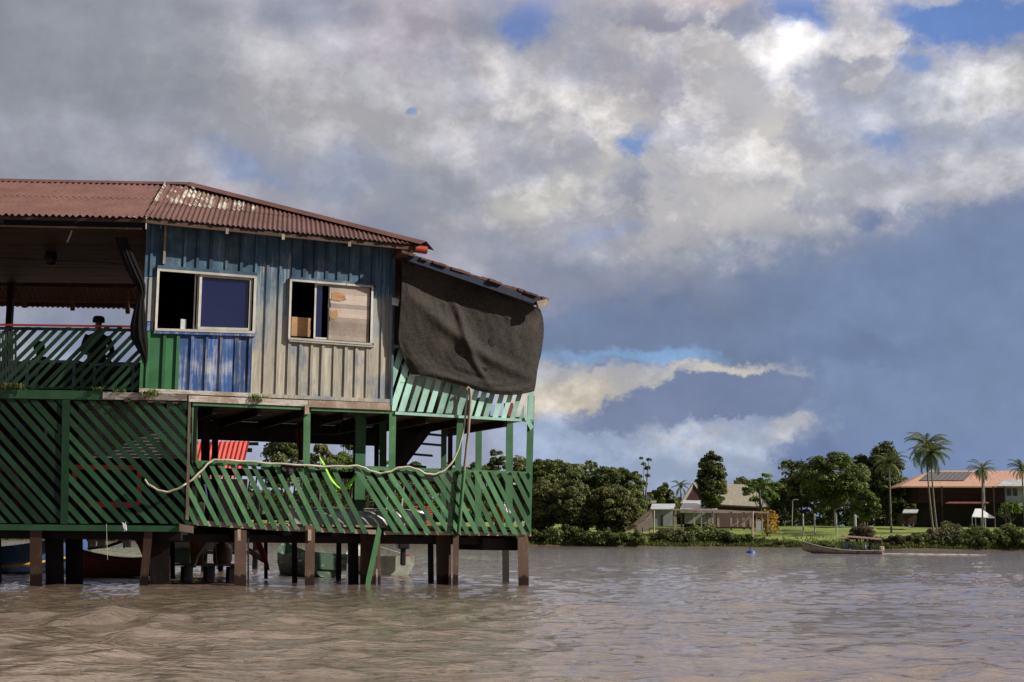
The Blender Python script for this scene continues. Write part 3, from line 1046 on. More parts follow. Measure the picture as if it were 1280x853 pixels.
BUSH = [
    (672, 655, 30, 242, 'leaf_dark', 'dark bush at the water beside the stilt house'),
    (705, 650, 46, 242, 'leaf_dark', 'dark bush hanging over the water under the olive trees'),
    (748, 656, 48, 241, 'leaf_dark', 'dark bush at the water below the broad domed tree'),
    (790, 660, 34, 241, 'leaf_mid', 'low green bush at the water left of the fallen shed'),
    (832, 658, 34, 243, 'leaf_olive', 'olive bush below the small white roofed shed'),
    (852, 657, 30, 243, 'leaf_olive', 'olive brown bush below the left of the bare frame'),
    (880, 650, 34, 244, 'leaf_mid', 'taller green bush before the middle of the bare frame'),
    (905, 660, 34, 243, 'leaf_dark', 'dark bush before the right part of the bare frame'),
    (930, 662, 30, 243, 'leaf_mid', 'green bush left of the tall mooring post'),
    (958, 670, 26, 243, 'leaf_dark', 'low dark bush right of the tall mooring post'),
    (981, 676, 22, 242, 'leaf_mid', 'low green bush above the bow of the canopy boat'),
    (1078, 652, 26, 252, 'leaf_brown', 'dry brown bush standing on the lawn behind the boat'),
    (1113, 668, 36, 243, 'leaf_brown', 'brown twiggy bush at the water behind the boat stern'),
    (1135, 666, 30, 243, 'leaf_olive', 'olive bush at the water left of the palm feet'),
    (1150, 660, 34, 246, 'leaf_mid', 'green bush at the feet of the twin palms'),
    (1178, 652, 40, 248, 'leaf_brown', 'tall brown bush right of the twin palms'),
    (1196, 642, 44, 250, 'leaf_olive', 'tall olive bush below the red awning'),
    (1218, 650, 40, 246, 'leaf_mid', 'green bush below the white tent roof'),
    (1240, 660, 34, 243, 'leaf_dark', 'dark bush at the water below the white tent roof'),
    (1262, 652, 36, 244, 'leaf_mid', 'green bush at the water before the small lawn'),
    (1290, 655, 36, 243, 'leaf_dark', 'dark bush at the water at the right edge'),
    (1190, 666, 50, 242, 'leaf_dark', 'low dark bush at the water under the tall olive bush'),
    (300, 655, 80, 245, 'leaf_dark', 'dark bush on the bank seen behind the white bucket'),
    (390, 655, 80, 245, 'leaf_olive', 'olive bush on the bank seen behind the hammock'),
    (470, 655, 80, 245, 'leaf_dark', 'dark bush on the bank seen under the staircase'),
    (560, 655, 80, 245, 'leaf_mid', 'green bush on the bank seen behind the deck end'),
    (640, 652, 60, 243, 'leaf_dark', 'dark bush on the bank seen at the deck corner'),
]
for i, (px, top, w, Y, leaf, lab) in enumerate(BUSH):
    bush(px, top, 683, w, Y, lab, leaf, seed=i)
b = bush(958, 634, 656, 26, 262, 'yellow leaved shrub behind the bare frame', 'leaf_yellow', 10, 60, 0.3, group='', name='yellow_shrub')

# reeds, weeds and grass along the water
rng = np.random.default_rng(11)
n = 60000
x = rng.uniform(-170, 130, n)
s = rng.exponential(3.2, n)
y = np.array([shore_y(a) for a in x]) + s + 0.6
z = np.array([ground_z(a, c) for a, c in zip(x, y)])
h = rng.uniform(0.12, 0.5, n) * (0.6 + 0.7 * np.sin(x * 0.7) ** 2)
az = rng.uniform(0, np.pi, n)
w = 0.07 + 0.10 * rng.random(n)
dx, dyy = np.cos(az) * w, np.sin(az) * w
lean = rng.normal(size=(n, 2)) * 0.15
V = np.stack([np.stack([x - dx, y - dyy, z - .1], 1), np.stack([x + dx, y + dyy, z - .1], 1),
              np.stack([x + dx * .4 + lean[:, 0], y + dyy * .4 + lean[:, 1], z + h], 1), np.stack([x - dx * .4 + lean[:, 0], y - dyy * .4 + lean[:, 1], z + h], 1)], 1).reshape(-1, 3)
mesh_np('grass_tufts', V, np.arange(len(V)).reshape(-1, 4), M['leaf_mid'], tone=np.repeat(rng.random(n), 4), kind='stuff', label='rough grass and weeds on the far bank', cat='grass')

# ------------------------------------------------------------------ the stilt house
def kx(x):
    return (640 - x) / F * 0.1386 + 0.0099


def W(x, y, off=0.0):
    """point of the board wall; x is read at half height so that edges stay plumb"""
    return B(x + (400 - y) * kx(x), y, off)


def WA(x, y, off=0.0):
    return A(x + (400 - y) * kx(x), y, off)


def Sx(px, py=500):
    return (B(px, py) - BO).dot(BD)


def Q(s, o, z):
    return Vector((BO.x, BO.y, 0)) + BD * s + BN * o + Vector((0, 0, z))


def qbox(mb, s0, s1, o0, o1, z0, z1, mi=0):
    mb.prism([Q(s0, o1, z0), Q(s1, o1, z0), Q(s1, o1, z1), Q(s0, o1, z1)],
             [Q(s0, o0, z0), Q(s1, o0, z0), Q(s1, o0, z1), Q(s0, o0, z1)], mi)


house = empty('stilt_house', (HX, YA, 0), label='two storey green and blue wooden house on stilts over the river', cat='house')


def part(name, mb, m, parent=house, **kw):
    return mb.build(name, m, parent, **kw)


def qpart(name, m, quads, fn=W, o0=-0.05, o1=0.0, parent=house, **kw):
    mb = MB()
    for q in quads:
        mb.pp(fn, q, o0, o1)
    return part(name, mb, m, parent, **kw)


eaveB = lambda x: 272 + (x - 180) * 0.102
wtop = lambda x: eaveB(x) - 4
wbot = lambda x: 490 + (x - 178) * 0.042
w1t = lambda x: 338 + (x - 198) * 0.075
w1b = lambda x: 411 + (x - 198) * 0.03
w2t = lambda x: 351 + (x - 363) * 0.08
w2b = lambda x: 422 + (x - 363) * 0.07


def strip(x0, x1, ft, fb):
    return [(x0, ft(x0)), (x1, ft(x1)), (x1, fb(x1)), (x0, fb(x0))]


def wall_zone(m, x0, x1, ft, fb, battens, gap=0.6, label=None):
    """boards between seams, each with its own lie, and raised battens"""
    rnd = random.Random(int(x0 * 31 + ft(x0)))
    mb = MB()
    xs = [x0] + [b for b in battens if x0 + 3 < b < x1 - 3] + [x1]
    for a, b in zip(xs[:-1], xs[1:]):
        o = rnd.uniform(-0.006, 0.006)
        mb.pp(W, strip(a + 0.05, b - 0.05, ft, fb), -0.05, o)
    for b in battens:
        if x0 <= b <= x1:
            o = rnd.uniform(0.021, 0.030)
            hw = rnd.uniform(1.5, 2.0)
            mb.pp(W, strip(b - hw, b + hw, lambda x: ft(x) + .5, lambda x: fb(x) - .5), 0.007, o)
    part('wall_boards', mb, m, wall_root, label=label)


wall_root = MB()
wall_root.pp(W, [(178, wtop(178) + 1), (181, wtop(181) + 1), (181, wbot(181)), (178, wbot(178))], -0.12, -0.052)
wall_root = part('wall', wall_root, M['wall'])
top_b1 = [187, 204, 217, 231, 244, 258, 272, 286, 300]
top_b1 = [228, 244, 261, 281, 299.5]
wall_zone(M['wall_blue'], 178, 196, wtop, lambda x: 346, [186], label='dark blue boards at the wall corner')
wall_zone(M['wall'], 178, 196, lambda x: 346.2, lambda x: 402, [186], label='bare whitish boards at the wall corner')
wall_zone(M['blue_panel'], 178, 192, lambda x: 402.2, lambda x: 414, [186])
wall_zone(M['wall_blue'], 196, 318, wtop, lambda x: w1t(x) - 4.5, top_b1, label='dark blue boards above the first window')
wall_zone(M['wall'], 318, 362, wtop, wbot, [318, 333, 349], label='cream boards between the two windows')
wall_zone(M['wall_blue'], 362, 468, wtop, lambda x: w2t(x) - 3.5, [365, 379, 393, 407, 422, 437, 451, 465], label='dark blue boards above the second window')
wall_zone(M['wall'], 468, 491, wtop, wbot, [479, 489.5], label='cream boards at the right end')
wall_zone(M['green_panel'], 178, 225, lambda x: w1b(x) + 5 if x > 190 else 414, lambda x: wbot(x) - 3, [187, 207, 224], label='green boards under the first window')
wall_zone(M['blue_panel'], 225, 318, lambda x: w1b(x) + 5, lambda x: wbot(x) - 3, [242, 260, 278, 297, 314], label='peeling blue boards under the first window')
wall_zone(M['wall'], 362, 468, lambda x: w2b(x) + 4, wbot, [363, 377, 391, 405, 420, 434, 447, 461], label='cream boards under the second window')
qpart('wall_boards', M['wall'], [strip(318, 319.5, w1t, w1b), strip(463.5, 468, w2t, w2b)], parent=wall_root)
qpart('trim_board', M['wall_blue'], [strip(194, 320, lambda x: w1t(x) - 6, lambda x: w1t(x) - 2.2)], o0=-.05, o1=.05, parent=wall_root)
qpart('trim_board', M['wall_blue'], [strip(362, 468, lambda x: w2t(x) - 5, lambda x: w2t(x) - 2.0)], o0=-.05, o1=.05, parent=wall_root)
qpart('trim_board', M['wall'], [strip(362, 468, lambda x: w2b(x) + 2, lambda x: w2b(x) + 5)], o0=-.05, o1=.055, parent=wall_root)
qpart('trim_board', M['blue_panel'], [strip(193, 320, lambda x: w1b(x) + 2, lambda x: w1b(x) + 6)], o0=-.05, o1=.055, parent=wall_root)
qpart('trim_board', M['sill_wood'], [strip(178, 318, lambda x: wbot(x) - 4.5, lambda x: wbot(x) + .5)], o0=-.05, o1=.048, parent=wall_root)
qpart('trim_board', M['wall'], [strip(319, 491, lambda x: wbot(x) - 4.0, lambda x: wbot(x) + .5)], o0=-.05, o1=.052, parent=wall_root)
qpart('corner_board', M['wall_blue'], [strip(490.5, 493, lambda x: wtop(x) + 2, lambda x: wbot(x) + 4)], o0=-.09, o1=.06, parent=wall_root)
qpart('trim_board', M['old_wood'], [strip(200.5, 203.5, wtop, lambda x: 330)], o0=0, o1=.07, parent=wall_root)

# windows
def frame_quads(x0, x1, ft, fb, w):
    return [strip(x0, x1, ft, lambda x: ft(x) + w), strip(x0, x1, lambda x: fb(x) - w, fb),
            strip(x0, x0 + w, lambda x: ft(x) + w, lambda x: fb(x) - w), strip(x1 - w, x1, lambda x: ft(x) + w, lambda x: fb(x) - w)]


win1 = qpart('window', M['frame'], frame_quads(194, 319, lambda x: w1t(x) - 2, lambda x: w1b(x) + 2.5, 3.0), o0=-.10, o1=.065,
             label='sliding window with one open dark half and glass coloured like reflected blue sky')
qpart('sash', M['frame'], frame_quads(247.5, 314, lambda x: w1t(x) + 1.2, lambda x: w1b(x) - .8, 3.2), o0=-.05, o1=.03, parent=win1)
qpart('sash', M['frame'], frame_quads(241.5, 247, lambda x: w1t(x) + 1.2, lambda x: w1b(x) - .8, 1.8), o0=-.085, o1=-.02, parent=win1)
qpart('glass_pane', M['glass'], [strip(250, 311, lambda x: w1t(x) + 3.5, lambda x: w1b(x) - 3)], o0=-.03, o1=-.015, parent=win1)
win2 = qpart('window', M['frame'], frame_quads(361, 466, lambda x: w2t(x) - 2, lambda x: w2b(x) + 2.5, 2.6), o0=-.10, o1=.065,
             label='sliding window half covered with weathered plywood')
qpart('sash', M['frame'], frame_quads(392.5, 412, lambda x: w2t(x) + .8, lambda x: w2b(x) - .6, 2.2), o0=-.05, o1=.0, parent=win2)
qpart('glass_pane', M['glass'], [strip(394.5, 402, lambda x: w2t(x) + 3, lambda x: w2b(x) - 3)], o0=-.03, o1=-.02, parent=win2)
mbp = MB()
rnd = random.Random(4)
xs = [411.5 + i * 1.9 for i in range(26)]
for i in range(12):
    x0 = 411.3 + (0 if i not in (3, 4, 7) else rnd.uniform(.8, 2.5))
    f0, f1 = i / 12, (i + 1) / 12
    g = lambda x, f: (w2t(x) + 1.2) * (1 - f) + (w2b(x) - .8) * f
    mbp.pp(W, [(x0, g(x0, f0)), (461.5, g(461.5, f0)), (461.5, g(461.5, f1)), (x0, g(x0, f1))], .002, .022 + rnd.uniform(-.0015, .0015))
part('plywood_panel', mbp, M['plywood'], win2)
qpart('torn_patch', M['plywood_orange'], [[(414, 366), (422, 365), (430, 369), (432, 375), (424, 377), (413.5, 375)], [(412.5, 389), (421, 388), (423, 394), (418, 400), (412.5, 398)]], o0=.023, o1=.027, parent=win2)
qpart('board_panel', M['plywood_orange'], [[(364.5, 396), (388.5, 398), (388.5, 421.5), (364.5, 420)]], o0=-.2, o1=-.17, parent=win2)

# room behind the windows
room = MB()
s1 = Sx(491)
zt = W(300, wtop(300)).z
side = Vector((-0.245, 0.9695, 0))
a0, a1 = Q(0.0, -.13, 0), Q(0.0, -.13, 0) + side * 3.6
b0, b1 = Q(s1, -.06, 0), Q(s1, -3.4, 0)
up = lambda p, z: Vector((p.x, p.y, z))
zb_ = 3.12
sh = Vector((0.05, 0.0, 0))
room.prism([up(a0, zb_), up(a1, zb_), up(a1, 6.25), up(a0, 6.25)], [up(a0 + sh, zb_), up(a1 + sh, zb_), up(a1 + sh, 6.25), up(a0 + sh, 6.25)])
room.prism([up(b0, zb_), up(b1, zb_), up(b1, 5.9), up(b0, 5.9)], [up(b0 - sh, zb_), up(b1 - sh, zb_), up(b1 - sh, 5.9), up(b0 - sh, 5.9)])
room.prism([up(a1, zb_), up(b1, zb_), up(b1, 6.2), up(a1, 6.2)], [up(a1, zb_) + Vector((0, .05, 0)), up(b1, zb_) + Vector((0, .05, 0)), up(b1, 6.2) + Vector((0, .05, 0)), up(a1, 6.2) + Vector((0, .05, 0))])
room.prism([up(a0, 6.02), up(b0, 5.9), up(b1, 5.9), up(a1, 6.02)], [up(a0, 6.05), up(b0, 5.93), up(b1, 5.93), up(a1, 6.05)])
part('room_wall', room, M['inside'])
# lean-to room behind the net
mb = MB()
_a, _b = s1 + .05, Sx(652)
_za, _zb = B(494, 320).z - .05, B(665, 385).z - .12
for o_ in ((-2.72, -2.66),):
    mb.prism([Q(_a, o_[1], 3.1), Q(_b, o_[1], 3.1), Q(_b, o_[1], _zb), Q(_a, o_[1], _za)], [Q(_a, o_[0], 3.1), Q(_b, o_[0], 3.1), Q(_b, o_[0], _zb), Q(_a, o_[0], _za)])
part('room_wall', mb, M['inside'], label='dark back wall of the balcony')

# corrugated sheets
def corrugated(mb, s0, s1, pitch, amp, point, t0, t1, nt=3, seg=6, mi=lambda s, t: 0, lift=0.0):
    """point(s, t, h): position on the roof; waves run along t"""
    n = int((s1 - s0) / pitch * seg)
    rows = []
    for i in range(n + 1):
        s = s0 + (s1 - s0) * i / n
        h = amp * math.cos(2 * math.pi * i / seg) + lift
        lo, hi = t0(s), t1(s)
        rows.append([point(s, lo + (hi - lo) * j / nt, h) for j in range(nt + 1)] if hi > lo + 1e-4 else None)
    for i in range(n):
        if rows[i] is None or rows[i + 1] is None:
            continue
        for j in range(nt):
            s = s0 + (s1 - s0) * (i + .5) / n
            lo, hi = t0(s), t1(s)
            mb.add([rows[i][j], rows[i + 1][j], rows[i + 1][j + 1], rows[i][j + 1]], [[0, 1, 2, 3]], mi(s, lo + (hi - lo) * (j + .5) / nt), False)


roof = MB()
# front slope, left part: eave on the A side, sheets run straight back to the ridge
eA0, eA1 = A(-420, 258.7, .45), A(181, 272.0, .45)
RID_Y = 27.1
rA0 = P(-330, 213, RID_Y)
rnd = random.Random(9)
jag = [rnd.uniform(-.02, .02) for _ in range(400)]


def ptA(s, t, h):
    f = s / LA
    e = eA0.lerp(eA1, f)
    r = P(-60, 222.5, RID_Y).lerp(P(181 + 22, 231.3, RID_Y), f)
    r = Vector((e.x - 0.02, r.y, r.z))
    p = e.lerp(r, t)
    return p + Vector((0, -0.35, 0.93)) * h


LA = (eA1 - eA0).length
patchA = lambda s, t: 0
corrugated(roof, 0, LA, .112, .023, ptA, lambda s: 0.0 + jag[int(s * 9) % 400] * .4, lambda s: 0.56 + jag[int(s * 5) % 400] * .5, 2)
corrugated(roof, 0, LA, .112, .023, ptA, lambda s: 0.50, lambda s: 1.0, 2, lift=.008)
# front slope, right part: eave recedes with the wall; cut along the hip
eB0, eB1 = eA1, B(533, 308, .45)
LB = (eB1 - eB0).length
RT = P(222, 232, RID_Y)
cdir = Vector((-0.16, 1.0, 0)).normalized()
nrm = (eB1 - eB0).cross(RT - eB0).normalized()
if nrm.z < 0:
    nrm = -nrm
ev = (eB1 - eB0).normalized()
ez = Vector((cdir.x, cdir.y, -(nrm.x * cdir.x + nrm.y * cdir.y) / nrm.z))


def hip_t(s):
    # length along the sheet direction until the hip or ridge line is met
    e = eB0 + ev * s
    for (p, q) in ((RT, eB1), (RT + Vector((-6, 0, 0)), RT)):
        # 2-D intersection
        dx, dy = q.x - p.x, q.y - p.y
        den = ez.x * dy - ez.y * dx
        if abs(den) < 1e-6:
            continue
        t = ((p.x - e.x) * dy - (p.y - e.y) * dx) / den
        u = ((p.x - e.x) * ez.y - (p.y - e.y) * ez.x) / den
        if t > 0 and -0.001 <= u <= 1.001:
            return t
    return 0.0


ptB = lambda s, t, h: eB0 + ev * s + ez * t + nrm * (h + .012)
prim = [rnd.random() for _ in range(200)]


def mi_patch(s, t):
    k = int(s / .0875)
    x = 190 + s / LB * 345
    ok = (188 < x < 232 and k % 2 == 0) or (204 < x < 247) or (236 < x < 300 and prim[k] > .25) or (300 < x < 345 and prim[k] > .7)
    return 1 if ok else 0


tsp = 1.42
corrugated(roof, 0, LB, .0875, .015, ptB, lambda s: 0.0 + jag[int(s * 9) % 400] * .8, lambda s: min(hip_t(s), tsp + .12), 2)
corrugated(roof, 0, LB, .0875, .015, ptB, lambda s: tsp, lambda s: hip_t(s), 2, mi=lambda s, t: mi_patch(s, t), lift=.008)
# rear slope and the hip end
re0, re1 = Vector((-14.5, 31.5, 5.86)), Vector((RT.x - 1.4, 31.5, 5.80))
LR = re1.x - re0.x


def ptR(s, t, h):
    f = s / LR
    e = re0.lerp(re1, f)
    r = Vector((-14.5, RT.y, P(-60, 222.5, RID_Y).z)).lerp(RT, f)
    return e.lerp(Vector((e.x + 0.25, r.y, r.z - .01)), t) + Vector((0, .35, .93)) * h


corrugated(roof, 0, LR, .112, .017, ptR, lambda s: 0, lambda s: 1, 2)
E2 = eB1 + Vector((-BN.x, -BN.y, 0)) * 6.5
roof.add([eB1, E2, RT], [[0, 1, 2]])
roof.add([E2, re1, RT], [[0, 1, 2]])
roof_o = part('roof', roof, [M['roof'], M['roof_cream']], label='oxide red corrugated roof with pale primer patches')
cap = MB()
rp = [P(-60, 222.5, RID_Y) + Vector((-3,0,.0)), P(-60, 222.5, RID_Y).lerp(RT, .5) + Vector((0, 0, -.01)), RT + Vector((-.5, 0, .03)), RT + Vector((.25, -.1, 0.0))]
for k in (0, 1, 2):
    a, b = rp[k], rp[k + 1]
    o1, o2 = Vector((0, -.17, -.045)), Vector((0, .17, -.06))
    up3 = Vector((0, 0, .045))
    cap.add([a + o1, b + o1, b + up3, a + up3, a + o2, b + o2], [[0, 1, 2, 3], [3, 2, 5, 4]])
n = 8
for k in range(n):
    a, b = rp[3].lerp(eB1 + Vector((0, 0, .04)), k / n), rp[3].lerp(eB1 + Vector((0, 0, .04)), (k + 1) / n)
    o1 = Vector((-.10, -.14, -.03))
    o2 = Vector((.14, .10, -.10))
    up3 = Vector((0, 0, .05))
    cap.add([a + o1, b + o1, b + up3, a + up3, a + o2, b + o2], [[0, 1, 2, 3], [3, 2, 5, 4]])
part('ridge_cap', cap, M['roof'], roof_o)
mb = MB()
mb.bar(eB0 + Vector((0, .05, -.05)), eB1 + Vector((-.05, .05, -.05)), .04, .07)
mb.bar(eA0 + Vector((0, .05, -.05)), eA1 + Vector((0, .05, -.05)), .04, .05)
part('fascia', mb, M['stilt_wood'], roof_o)
for x in (284, 354, 437, 515):
    y = eaveB(x) + 3
    mb = MB()
    mb.pp(lambda a, b, o: B(a, b, o), [(x - 1.8, y), (x + 1.8, y), (x + 1.8, y + 7), (x - 1.8, y + 7)], .0, .40)
    part('rafter', mb, M['old_wood'], roof_o)
for x in (2, 96, 176):
    mb = MB()
    mb.pp(lambda a, b, o: A(a, b, o), [(x - 2.5, 270), (x + 2.5, 270), (x + 2.5, 279), (x - 2.5, 279)], .02, .38)
    part('rafter', mb, M['stilt_wood'], roof_o)
mb = MB()
mb.tube([B(518, 311, .40), B(533, 313, .40)], [.07, .075], 10)
part('gutter', mb, M['red_rail'], roof_o)

# terrace: ceiling, beams, posts
CZ = 5.96
mb = MB()
xl = -14.0
nb = 18
for i in range(nb):
    y0 = 24.0 + (29.2 - 24.0) * i / nb
    y1 = 24.0 + (29.2 - 24.0) * (i + 1) / nb - .006
    x_r = HX + side.x * (y0 - 24.0) / side.y
    mb.box(((xl + x_r) / 2, (y0 + y1) / 2, CZ + .012 + rnd.uniform(-.004, .004)), (x_r - xl, y1 - y0, .02))
part('ceiling', mb, M['ceil_wood'])
mb = MB()
mb.pp(A, [(-420, 258), (182, 272), (182, 288), (-420, 273)], -.06, 0)
part('beam', mb, M['navy'])
mb = MB()
mb.pp(A, [(-420, 273), (178, 285), (178, 287.5), (-420, 275)], -.06, .02)
part('beam', mb, M['old_wood'])
mb = MB()
for yy in (29.6, 30.4, 31.2):
    mb.bar((xl, yy, 7.5 - .369 * (yy - 27) - .10), (HX - 1.2, yy, 7.47 - .369 * (yy - 27) - .10), .06, .09)
part('purlin', mb, M['stilt_wood'])
for x in (30, 90, 159):
    mb = MB()
    f = lambda a, b, o=0: P(a, b, 31.2)
    p0, p1 = P(x - 3, 350, 30.3), P(x + 1, 383 + (x - 30) * .06, 31.0)
    mb.bar(p0, p1, .09, .10)
    part('bracket', mb, M['stilt_wood'])
mb = MB()
mb.box((P(13, 380, 29.3).x, 29.3, 4.55), (.12, .12, 2.85))
part('post', mb, M['dark_wood'])

# upper floor
mb = MB()
mb.prism([Vector((xl, 24, 3.06)), Vector((HX, 24, 3.06)), Vector((HX, 31, 3.06)), Vector((xl, 31, 3.06))],
         [Vector((xl, 24, 3.18)), Vector((HX, 24, 3.18)), Vector((HX, 31, 3.18)), Vector((xl, 31, 3.18))])
part('upper_floor', mb, M['ceil_wood'], label='dark plank floor of the terrace')
sR = Sx(663)
mb = MB()
nb = 14
for i in range(nb):
    o0, o1 = -.06 - 3.1 * i / nb, -.06 - 3.1 * (i + 1) / nb + .008
    qbox(mb, -.3, sR - .02, o1, o0, 3.035 + rnd.uniform(-.004, .004), 3.09)
part('upper_floor', mb, M['ceil_wood'])
mb = MB()
for i in range(9):
    s = .4 + i * (sR - .6) / 8.4
    qbox(mb, s, s + .07, -3.1, -.07, 2.90, 3.03)
part('joist', mb, M['dark_wood'])
# green and bare edge beams
qpart('beam', M['green'], [[(-40, 486), (133, 489), (133, 500), (-40, 497)]], WA, -.08, .02)
qpart('beam', M['sill_wood'], [[(133, 490), (238, 492.5), (238, 501), (133, 499.5)]], WA, -.05, .03)
ln = lambda x0, y0, x1, y1: (lambda x: y0 + (x - x0) * (y1 - y0) / (x1 - x0))
qpart('beam', M['sill_wood'], [strip(236, 385, ln(180, 492, 488, 505), ln(180, 500, 488, 512.5))], B, -.06, .045)
qpart('beam', M['old_wood'], [strip(385.4, 488, ln(180, 493, 488, 504), ln(180, 500.5, 488, 513))], B, -.06, .05)
qpart('beam', M['green_lit'], [strip(241, 380, ln(241, 503, 490, 513), ln(241, 507, 490, 517)), strip(389, 486, ln(241, 503.5, 490, 513.5), ln(241, 507.5, 490, 517.5))], B, -.08, .02)
qpart('beam', M['mint'], [strip(494, 667, ln(490, 514.5, 667, 524.5), ln(490, 518, 667, 528))], B, -.06, .02)


# lattice panels: slats as one part each, cut to the panel
def lattice(name, m, fn, x0, x1, ft, fb, slope, pitch, w, o0, o1, seed=0, first=0.0, label=None, parent=house, jit=.8, lo=-999, hi=9999):
    rnd = random.Random(seed)
    mb = MB()
    k = 0
    xb = x0 - 260 + first
    while xb < x1 + 260:
        k += 1
        xb += pitch
        j = rnd.uniform(-jit, jit)
        jw = rnd.uniform(-.6, .6)
        jt = rnd.uniform(-2.2, 2.2)
        slope_ = slope * (rnd.uniform(.985, 1.015) if abs(fb(x0) - ft(x0)) > 120 else rnd.uniform(.96, 1.04))
        if xb < lo or xb > hi:
            continue
        yb = fb(min(max(xb, x0), x1))
        xm = xb + j
        # edges as lines x = xe + slope * (yb - y)
        yt = ft(min(max(xm + slope_ * (yb - ft((x0 + x1) / 2)), x0), x1)) + jt * .5
        yb2 = yb + jt * .5
        poly = [(xm - (w + jw) / 2 + slope_ * (yb2 - yt), yt), (xm + (w + jw) / 2 + slope_ * (yb2 - yt), yt), (xm + (w + jw) / 2, yb2), (xm - (w + jw) / 2, yb2)]
        poly = clipx(clipx(poly, x0, 1), x1, -1)
        if len(poly) >= 3:
            oo = rnd.uniform(0, .008)
            mb.pp(fn, poly, o0 + oo, o1 + oo)
    return part(name, mb, m, parent, label=label)


def clipx(poly, x, sg):
    out = []
    n = len(poly)
    for i in range(n):
        a, b = poly[i], poly[(i + 1) % n]
        ia, ib = (a[0] - x) * sg >= 0, (b[0] - x) * sg >= 0
        if ia:
            out.append(a)
        if ia != ib:
            t = (x - a[0]) / (b[0] - a[0])
            out.append((x, a[1] + t * (b[1] - a[1])))
    return out


# terrace railing
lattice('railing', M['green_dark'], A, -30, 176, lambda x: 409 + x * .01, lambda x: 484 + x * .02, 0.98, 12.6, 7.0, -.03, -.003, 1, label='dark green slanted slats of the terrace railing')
qpart('top_rail', M['red_rail'], [[(-40, 404.3), (172, 407.2), (172, 410), (-40, 407)]], A, -.10, .03)
qpart('top_rail', M['blue_panel'], [[(-40, 408), (176, 411), (176, 415), (-40, 412)]], A, -.09, -.035)
qpart('bottom_rail', M['green_dark'], [[(-40, 481), (178, 484), (178, 487.5), (-40, 486)]], A, -.09, -.035)
# lower screen, left
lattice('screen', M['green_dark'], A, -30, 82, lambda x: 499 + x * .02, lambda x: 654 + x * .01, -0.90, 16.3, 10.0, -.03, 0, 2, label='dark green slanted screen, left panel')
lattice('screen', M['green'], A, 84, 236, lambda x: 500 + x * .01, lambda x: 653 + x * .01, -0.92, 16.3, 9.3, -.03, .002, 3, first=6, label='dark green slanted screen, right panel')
lattice('screen', M['green_lit'], A, 222, 239, lambda x: 503, lambda x: 560, 0.5, 15, 6, -.07, -.035, 8)
qpart('post', M['green_dark'], [[(78, 500), (87.5, 500), (85, 655), (75.5, 655)]], A, -.16, .022)
qpart('post', M['old_wood'], [[(235.5, 503), (238.5, 503), (236, 650), (232, 650)]], A, -.1, .01)
qpart('beam', M['green'], [[(-40, 655), (226, 657.5), (226, 665), (-40, 662.5)]], A, -.10, .03)
qpart('beam', M['old_wood'], [[(224, 655), (242, 658), (242, 667), (224, 664)]], A, -.06, .06)
# posts of the open deck (front row, on the wall plane)
zwt = lambda x: ln(241, 505, 490, 516)(x)


def vpost(x, w, yt, yb, m, off, deep=.11, bt=0.0, name='post', parent=house):
    qpart(name, m, [[(x - w / 2 + bt, yt), (x + w / 2 + bt, yt), (x + w / 2, yb), (x - w / 2, yb)]], B, off - deep, off, parent)


vpost(243, 7, 505, 655, M['green_lit'], -.01, bt=.5)
vpost(382, 8.5, 508, 662, M['green_lit'], -.01, bt=2)
qpart('cleat', M['old_wood'], [[(381, 507), (386.5, 507), (386.5, 518), (381, 518)]], B, -.01, .06)
vpost(449, 13, 513, 660, M['green'], -.55, bt=2.5)
vpost(488.5, 8.5, 515, 662, M['green_lit'], -.01, bt=2.5)
vpost(568.5, 7.5, 520, 664, M['green'], -.05, bt=7)
vpost(659.5, 8.5, 495, 668, M['green'], -.01, bt=4.5)
qpart('brace', M['mint'], [[(655, 522), (660, 520.5), (667, 534), (663, 538)]], B, .0, .05)
for x, w, m, dp in ((443, 5, 'dark_wood', -2.9), (470, 6, 'dark_wood', -1.6), (478, 9, 'green_dark', -1.5), (554, 7, 'green_dark', -2.6), (562, 6, 'dark_wood', -1.2),
                    (597.5, 8, 'green', -2.9), (636, 9, 'green', -2.9), (268, 8, 'dark_wood', -2.6)):
    vpost(x, w, 522, 664, M[m], dp, .12, bt=1)
# railing of the open deck
rt = lambda x: 577 + (x - 240) * .0355
rb = lambda x: float(np.interp(x, [240, 308, 380, 450, 560, 663], [655, 659, 664.5, 666.5, 667, 668.5]))
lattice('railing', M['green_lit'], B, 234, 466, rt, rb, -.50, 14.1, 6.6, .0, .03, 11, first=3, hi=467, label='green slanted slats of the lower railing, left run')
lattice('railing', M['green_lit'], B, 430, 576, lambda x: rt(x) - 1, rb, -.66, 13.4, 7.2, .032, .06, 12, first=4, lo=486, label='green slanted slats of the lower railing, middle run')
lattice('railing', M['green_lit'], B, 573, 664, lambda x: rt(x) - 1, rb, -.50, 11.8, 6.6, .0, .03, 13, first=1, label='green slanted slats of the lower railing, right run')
qpart('top_rail', M['green_lit'], [strip(240, 428, lambda x: rt(x) - 1.5, lambda x: rt(x) + 3.5), strip(430, 664, lambda x: rt(x) - 2, lambda x: rt(x) + 3)], B, -.07, -.004)
qpart('fascia', M['old_wood'], [strip(238, 345, lambda x: rb(x) - 5, lambda x: rb(x) + 1.5), strip(345.5, 470, lambda x: rb(x) - 4, lambda x: rb(x) + 1.5), strip(480, 572, lambda x: rb(x) - 3, lambda x: rb(x) + 2), strip(575, 664, lambda x: rb(x) - 3, lambda x: rb(x) + 2)], B, -.06, -.006)
